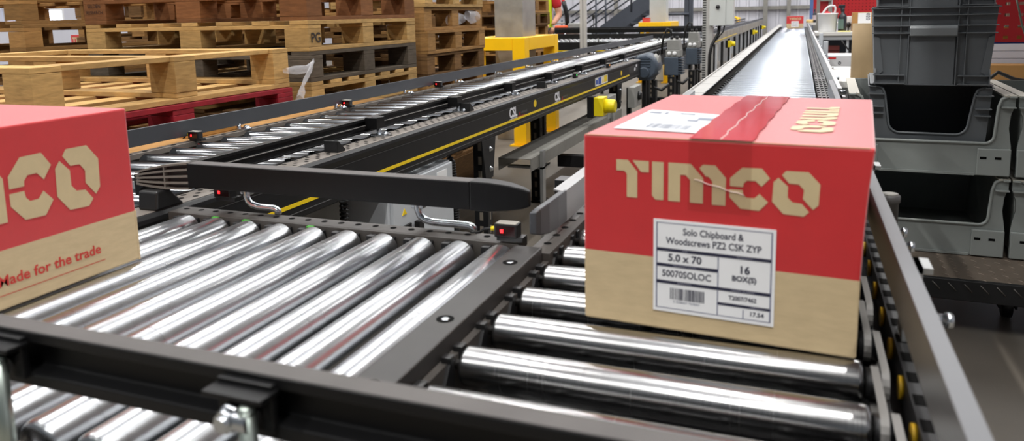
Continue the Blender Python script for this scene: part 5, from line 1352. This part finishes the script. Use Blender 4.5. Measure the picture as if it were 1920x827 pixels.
def person():
    px = atY(1009, 30, 9.3).x
    t = thing('person', 'person in yellow hi-vis vest and red sleeve with hand on hip behind the pallets', 'person', (px, 9.3, 0), math.radians(10))
    def skin(name, verts, edges, radii, M, root=0, sub=2):
        me = bpy.data.meshes.new(name); me.from_pydata(verts, edges, []); me.update()
        o = link(name, me, t); me.materials.append(M)
        md = o.modifiers.new('skin', 'SKIN')
        if not me.skin_vertices: me.skin_vertices.new()
        sv = me.skin_vertices[0].data
        for i, r in enumerate(radii): sv[i].radius = r if isinstance(r, tuple) else (r, r)
        sv[root].use_root = True
        md.use_smooth_shade = True
        s_ = o.modifiers.new('sub', 'SUBSURF'); s_.levels = sub; s_.render_levels = sub
        return o
    skinm = mat('skin', (205, 150, 125), .55); cloth = mat('dark_trousers', (40, 44, 58), .8); redc = mat('red_sleeve', (190, 30, 40), .8); vest = mat('hi_vis_yellow', (205, 225, 30), .7)
    # one continuous body
    V = [(0, 0, .96), (0, 0, 1.15), (0, 0, 1.36), (0, 0, 1.50), (0, -.02, 1.60), (0, -.03, 1.70),
         (.19, 0, 1.40), (.28, .02, 1.12), (.20, -.10, .99), (-.19, 0, 1.40), (-.25, 0, 1.12), (-.24, -.06, .88),
         (.09, 0, .88), (.10, -.01, .48), (.10, .02, .08), (.11, -.12, .05), (-.09, 0, .88), (-.10, -.01, .48), (-.10, .02, .08), (-.11, -.12, .05)]
    Ed = [(0, 1), (1, 2), (2, 3), (3, 4), (4, 5), (2, 6), (6, 7), (7, 8), (2, 9), (9, 10), (10, 11), (0, 12), (12, 13), (13, 14), (14, 15), (0, 16), (16, 17), (17, 18), (18, 19)]
    Ra = [(.15, .105), (.14, .10), (.16, .11), .055, (.08, .095), (.07, .085), .06, .045, .03, .06, .045, .03, .085, .06, .042, .035, .085, .06, .042, .035]
    skin('body', V, Ed, Ra, skinm)
    b = B(); b.lathe((0, 0, .92), (0, 0, 1.47), [(0, .20), (.1, .185), (.25, .185), (.40, .20), (.5, .15), (.55, .09)], 24, cap=False); ve = b.build('vest', vest, t)
    for v in ve.data.vertices: v.co.y *= .74
    skin('sleeve', [(.16, 0, 1.41), (.21, 0, 1.36), (.262, .014, 1.19)], [(0, 1), (1, 2)], [.08, .075, .066], redc)
    skin('sleeve', [(-.16, 0, 1.41), (-.2, 0, 1.36), (-.24, 0, 1.19)], [(0, 1), (1, 2)], [.08, .075, .066], redc)
    skin('trousers', V[12:15] + [(0, 0, .95)] + V[16:19], [(3, 0), (0, 1), (1, 2), (3, 4), (4, 5), (5, 6)], [.1, .078, .065, (.165, .12), .1, .078, .065], cloth, root=3)
    b = B(); b.lathe((0, -.005, 1.66), (0, .0, 1.80), [(0, .098), (.06, .105), (.11, .08), (.135, .03), (.138, .001)], 18); b.build('hair', mat('brown_hair', (60, 42, 30), .7), t)
    b = B()
    for sx_ in (-1, 1): b.lathe((sx_ * .033, -.118, 1.685), (sx_ * .033, -.128, 1.685), [(0, .012), (.006, .01), (.01, .001)], 10)
    b.build('eye', mat('eye_dark', (40, 30, 25), .3), t)
    b = B(); b.prism([(-.012, 1.64), (.012, 1.64), (0, 1.685)], 'Y', -.15, -.11); b.box(-.025, .025, -.128, -.11, 1.605, 1.612); b.build('nose_and_mouth', skinm, t)
    for hx_, hy, hz_ in ((.19, -.11, .985), (-.24, -.07, .85)):
        b = B()
        for k, L in enumerate((.075, .085, .08, .065)): b.tube([(hx_ - .03 + .019 * k, hy, hz_ - .03), (hx_ - .03 + .019 * k, hy - .012, hz_ - .03 - L * .5), (hx_ - .03 + .019 * k, hy + .0, hz_ - .03 - L)], .0085, 8)
        b.tube([(hx_ - .035, hy - .01, hz_), (hx_ - .055, hy - .02, hz_ - .03), (hx_ - .06, hy - .02, hz_ - .06)], .010, 8)
        b.build('finger', skinm, t)
    return t
person()

# ------------------------------------------------------------------ light
W = bpy.data.worlds.new('world'); S.world = W; W.use_nodes = True
W.node_tree.nodes['Background'].inputs[0].default_value = (.85, .92, 1, 1); W.node_tree.nodes['Background'].inputs[1].default_value = .16
def area(name, loc, sx, sy, power, rot=(0, 0, 0), col=(1, .985, .96)):
    d = bpy.data.lights.new(name, 'AREA'); d.shape = 'RECTANGLE'; d.size = sx; d.size_y = sy; d.energy = power; d.color = col
    o = bpy.data.objects.new(name, d); COL.objects.link(o); o.location = loc; o.rotation_euler = rot
    return o
for x in (-8.5, -4.2, 0.1):
    for y in (-3.5, 2.0, 7.5, 13.0, 18.5, 24):
        area('high_bay_light', (x, y, 7.0), .16, 2.2, 170 if y == 24 else (330 if y == -3.5 and x == .1 else (120 if y == 2 and x == .1 else (260 if y == 2 and x == -4.2 else 165))))
area('high_bay_light', (2.6, -.6, 7.0), .16, 2.2, 240)
for y in (9.5, 15, 21): area('high_bay_light', (4.4, y, 7.0), .16, 2.2, 240)
# unseen glow panels added at the roof and far wall to brighten the rollers
roof_glow = mat('roof_glow_strip', (240, 245, 255), .3, emit=(235, 240, 250), estr=.75)
for i, x in enumerate((-12, -6.4, -2.0, 2.4)):
    b = B(); b.box(x, x + 1.8, -4, 27, 7.9, 7.96); o = b.build('window_%d' % (i + 4), roof_glow); o['kind'] = 'structure'  # added glow strips, mirrored in the rollers
for i, (x0, x1) in enumerate(((.2, 3.2), (3.6, 7))):
    b = B(); b.box(x0, x1, 28.36, 28.42, 2.6, 7.0); o = b.build('window_%d' % (i + 8), mat('wall_glow_sheet', (240, 245, 255), .3, emit=(225, 235, 255), estr=1.0)); o['kind'] = 'structure'  # added glow sheets that whiten the far rollers and carton tops
# unseen slab on two posts, added to shade the packing area on the right
b = B(); b.box(.33, 8.9, .8, 3.9, 2.75, 2.95); struct('shade_slab', b, ceilm)
for i, (x, y) in enumerate(((2.2, 3.7), (2.2, .85))):
    b = B(); b.box(x, x + .15, y, y + .15, 0, 2.75); struct('column_%d' % (i + 1), b, galvdull)
S.view_settings.view_transform = 'Standard'; S.view_settings.look = 'None'; S.view_settings.gamma = 1; S.view_settings.exposure = 0.0
S.view_settings.use_curve_mapping = False
S.cycles.use_denoising = True
S.cycles.max_bounces = 8
S.cycles.sample_clamp_indirect = 6
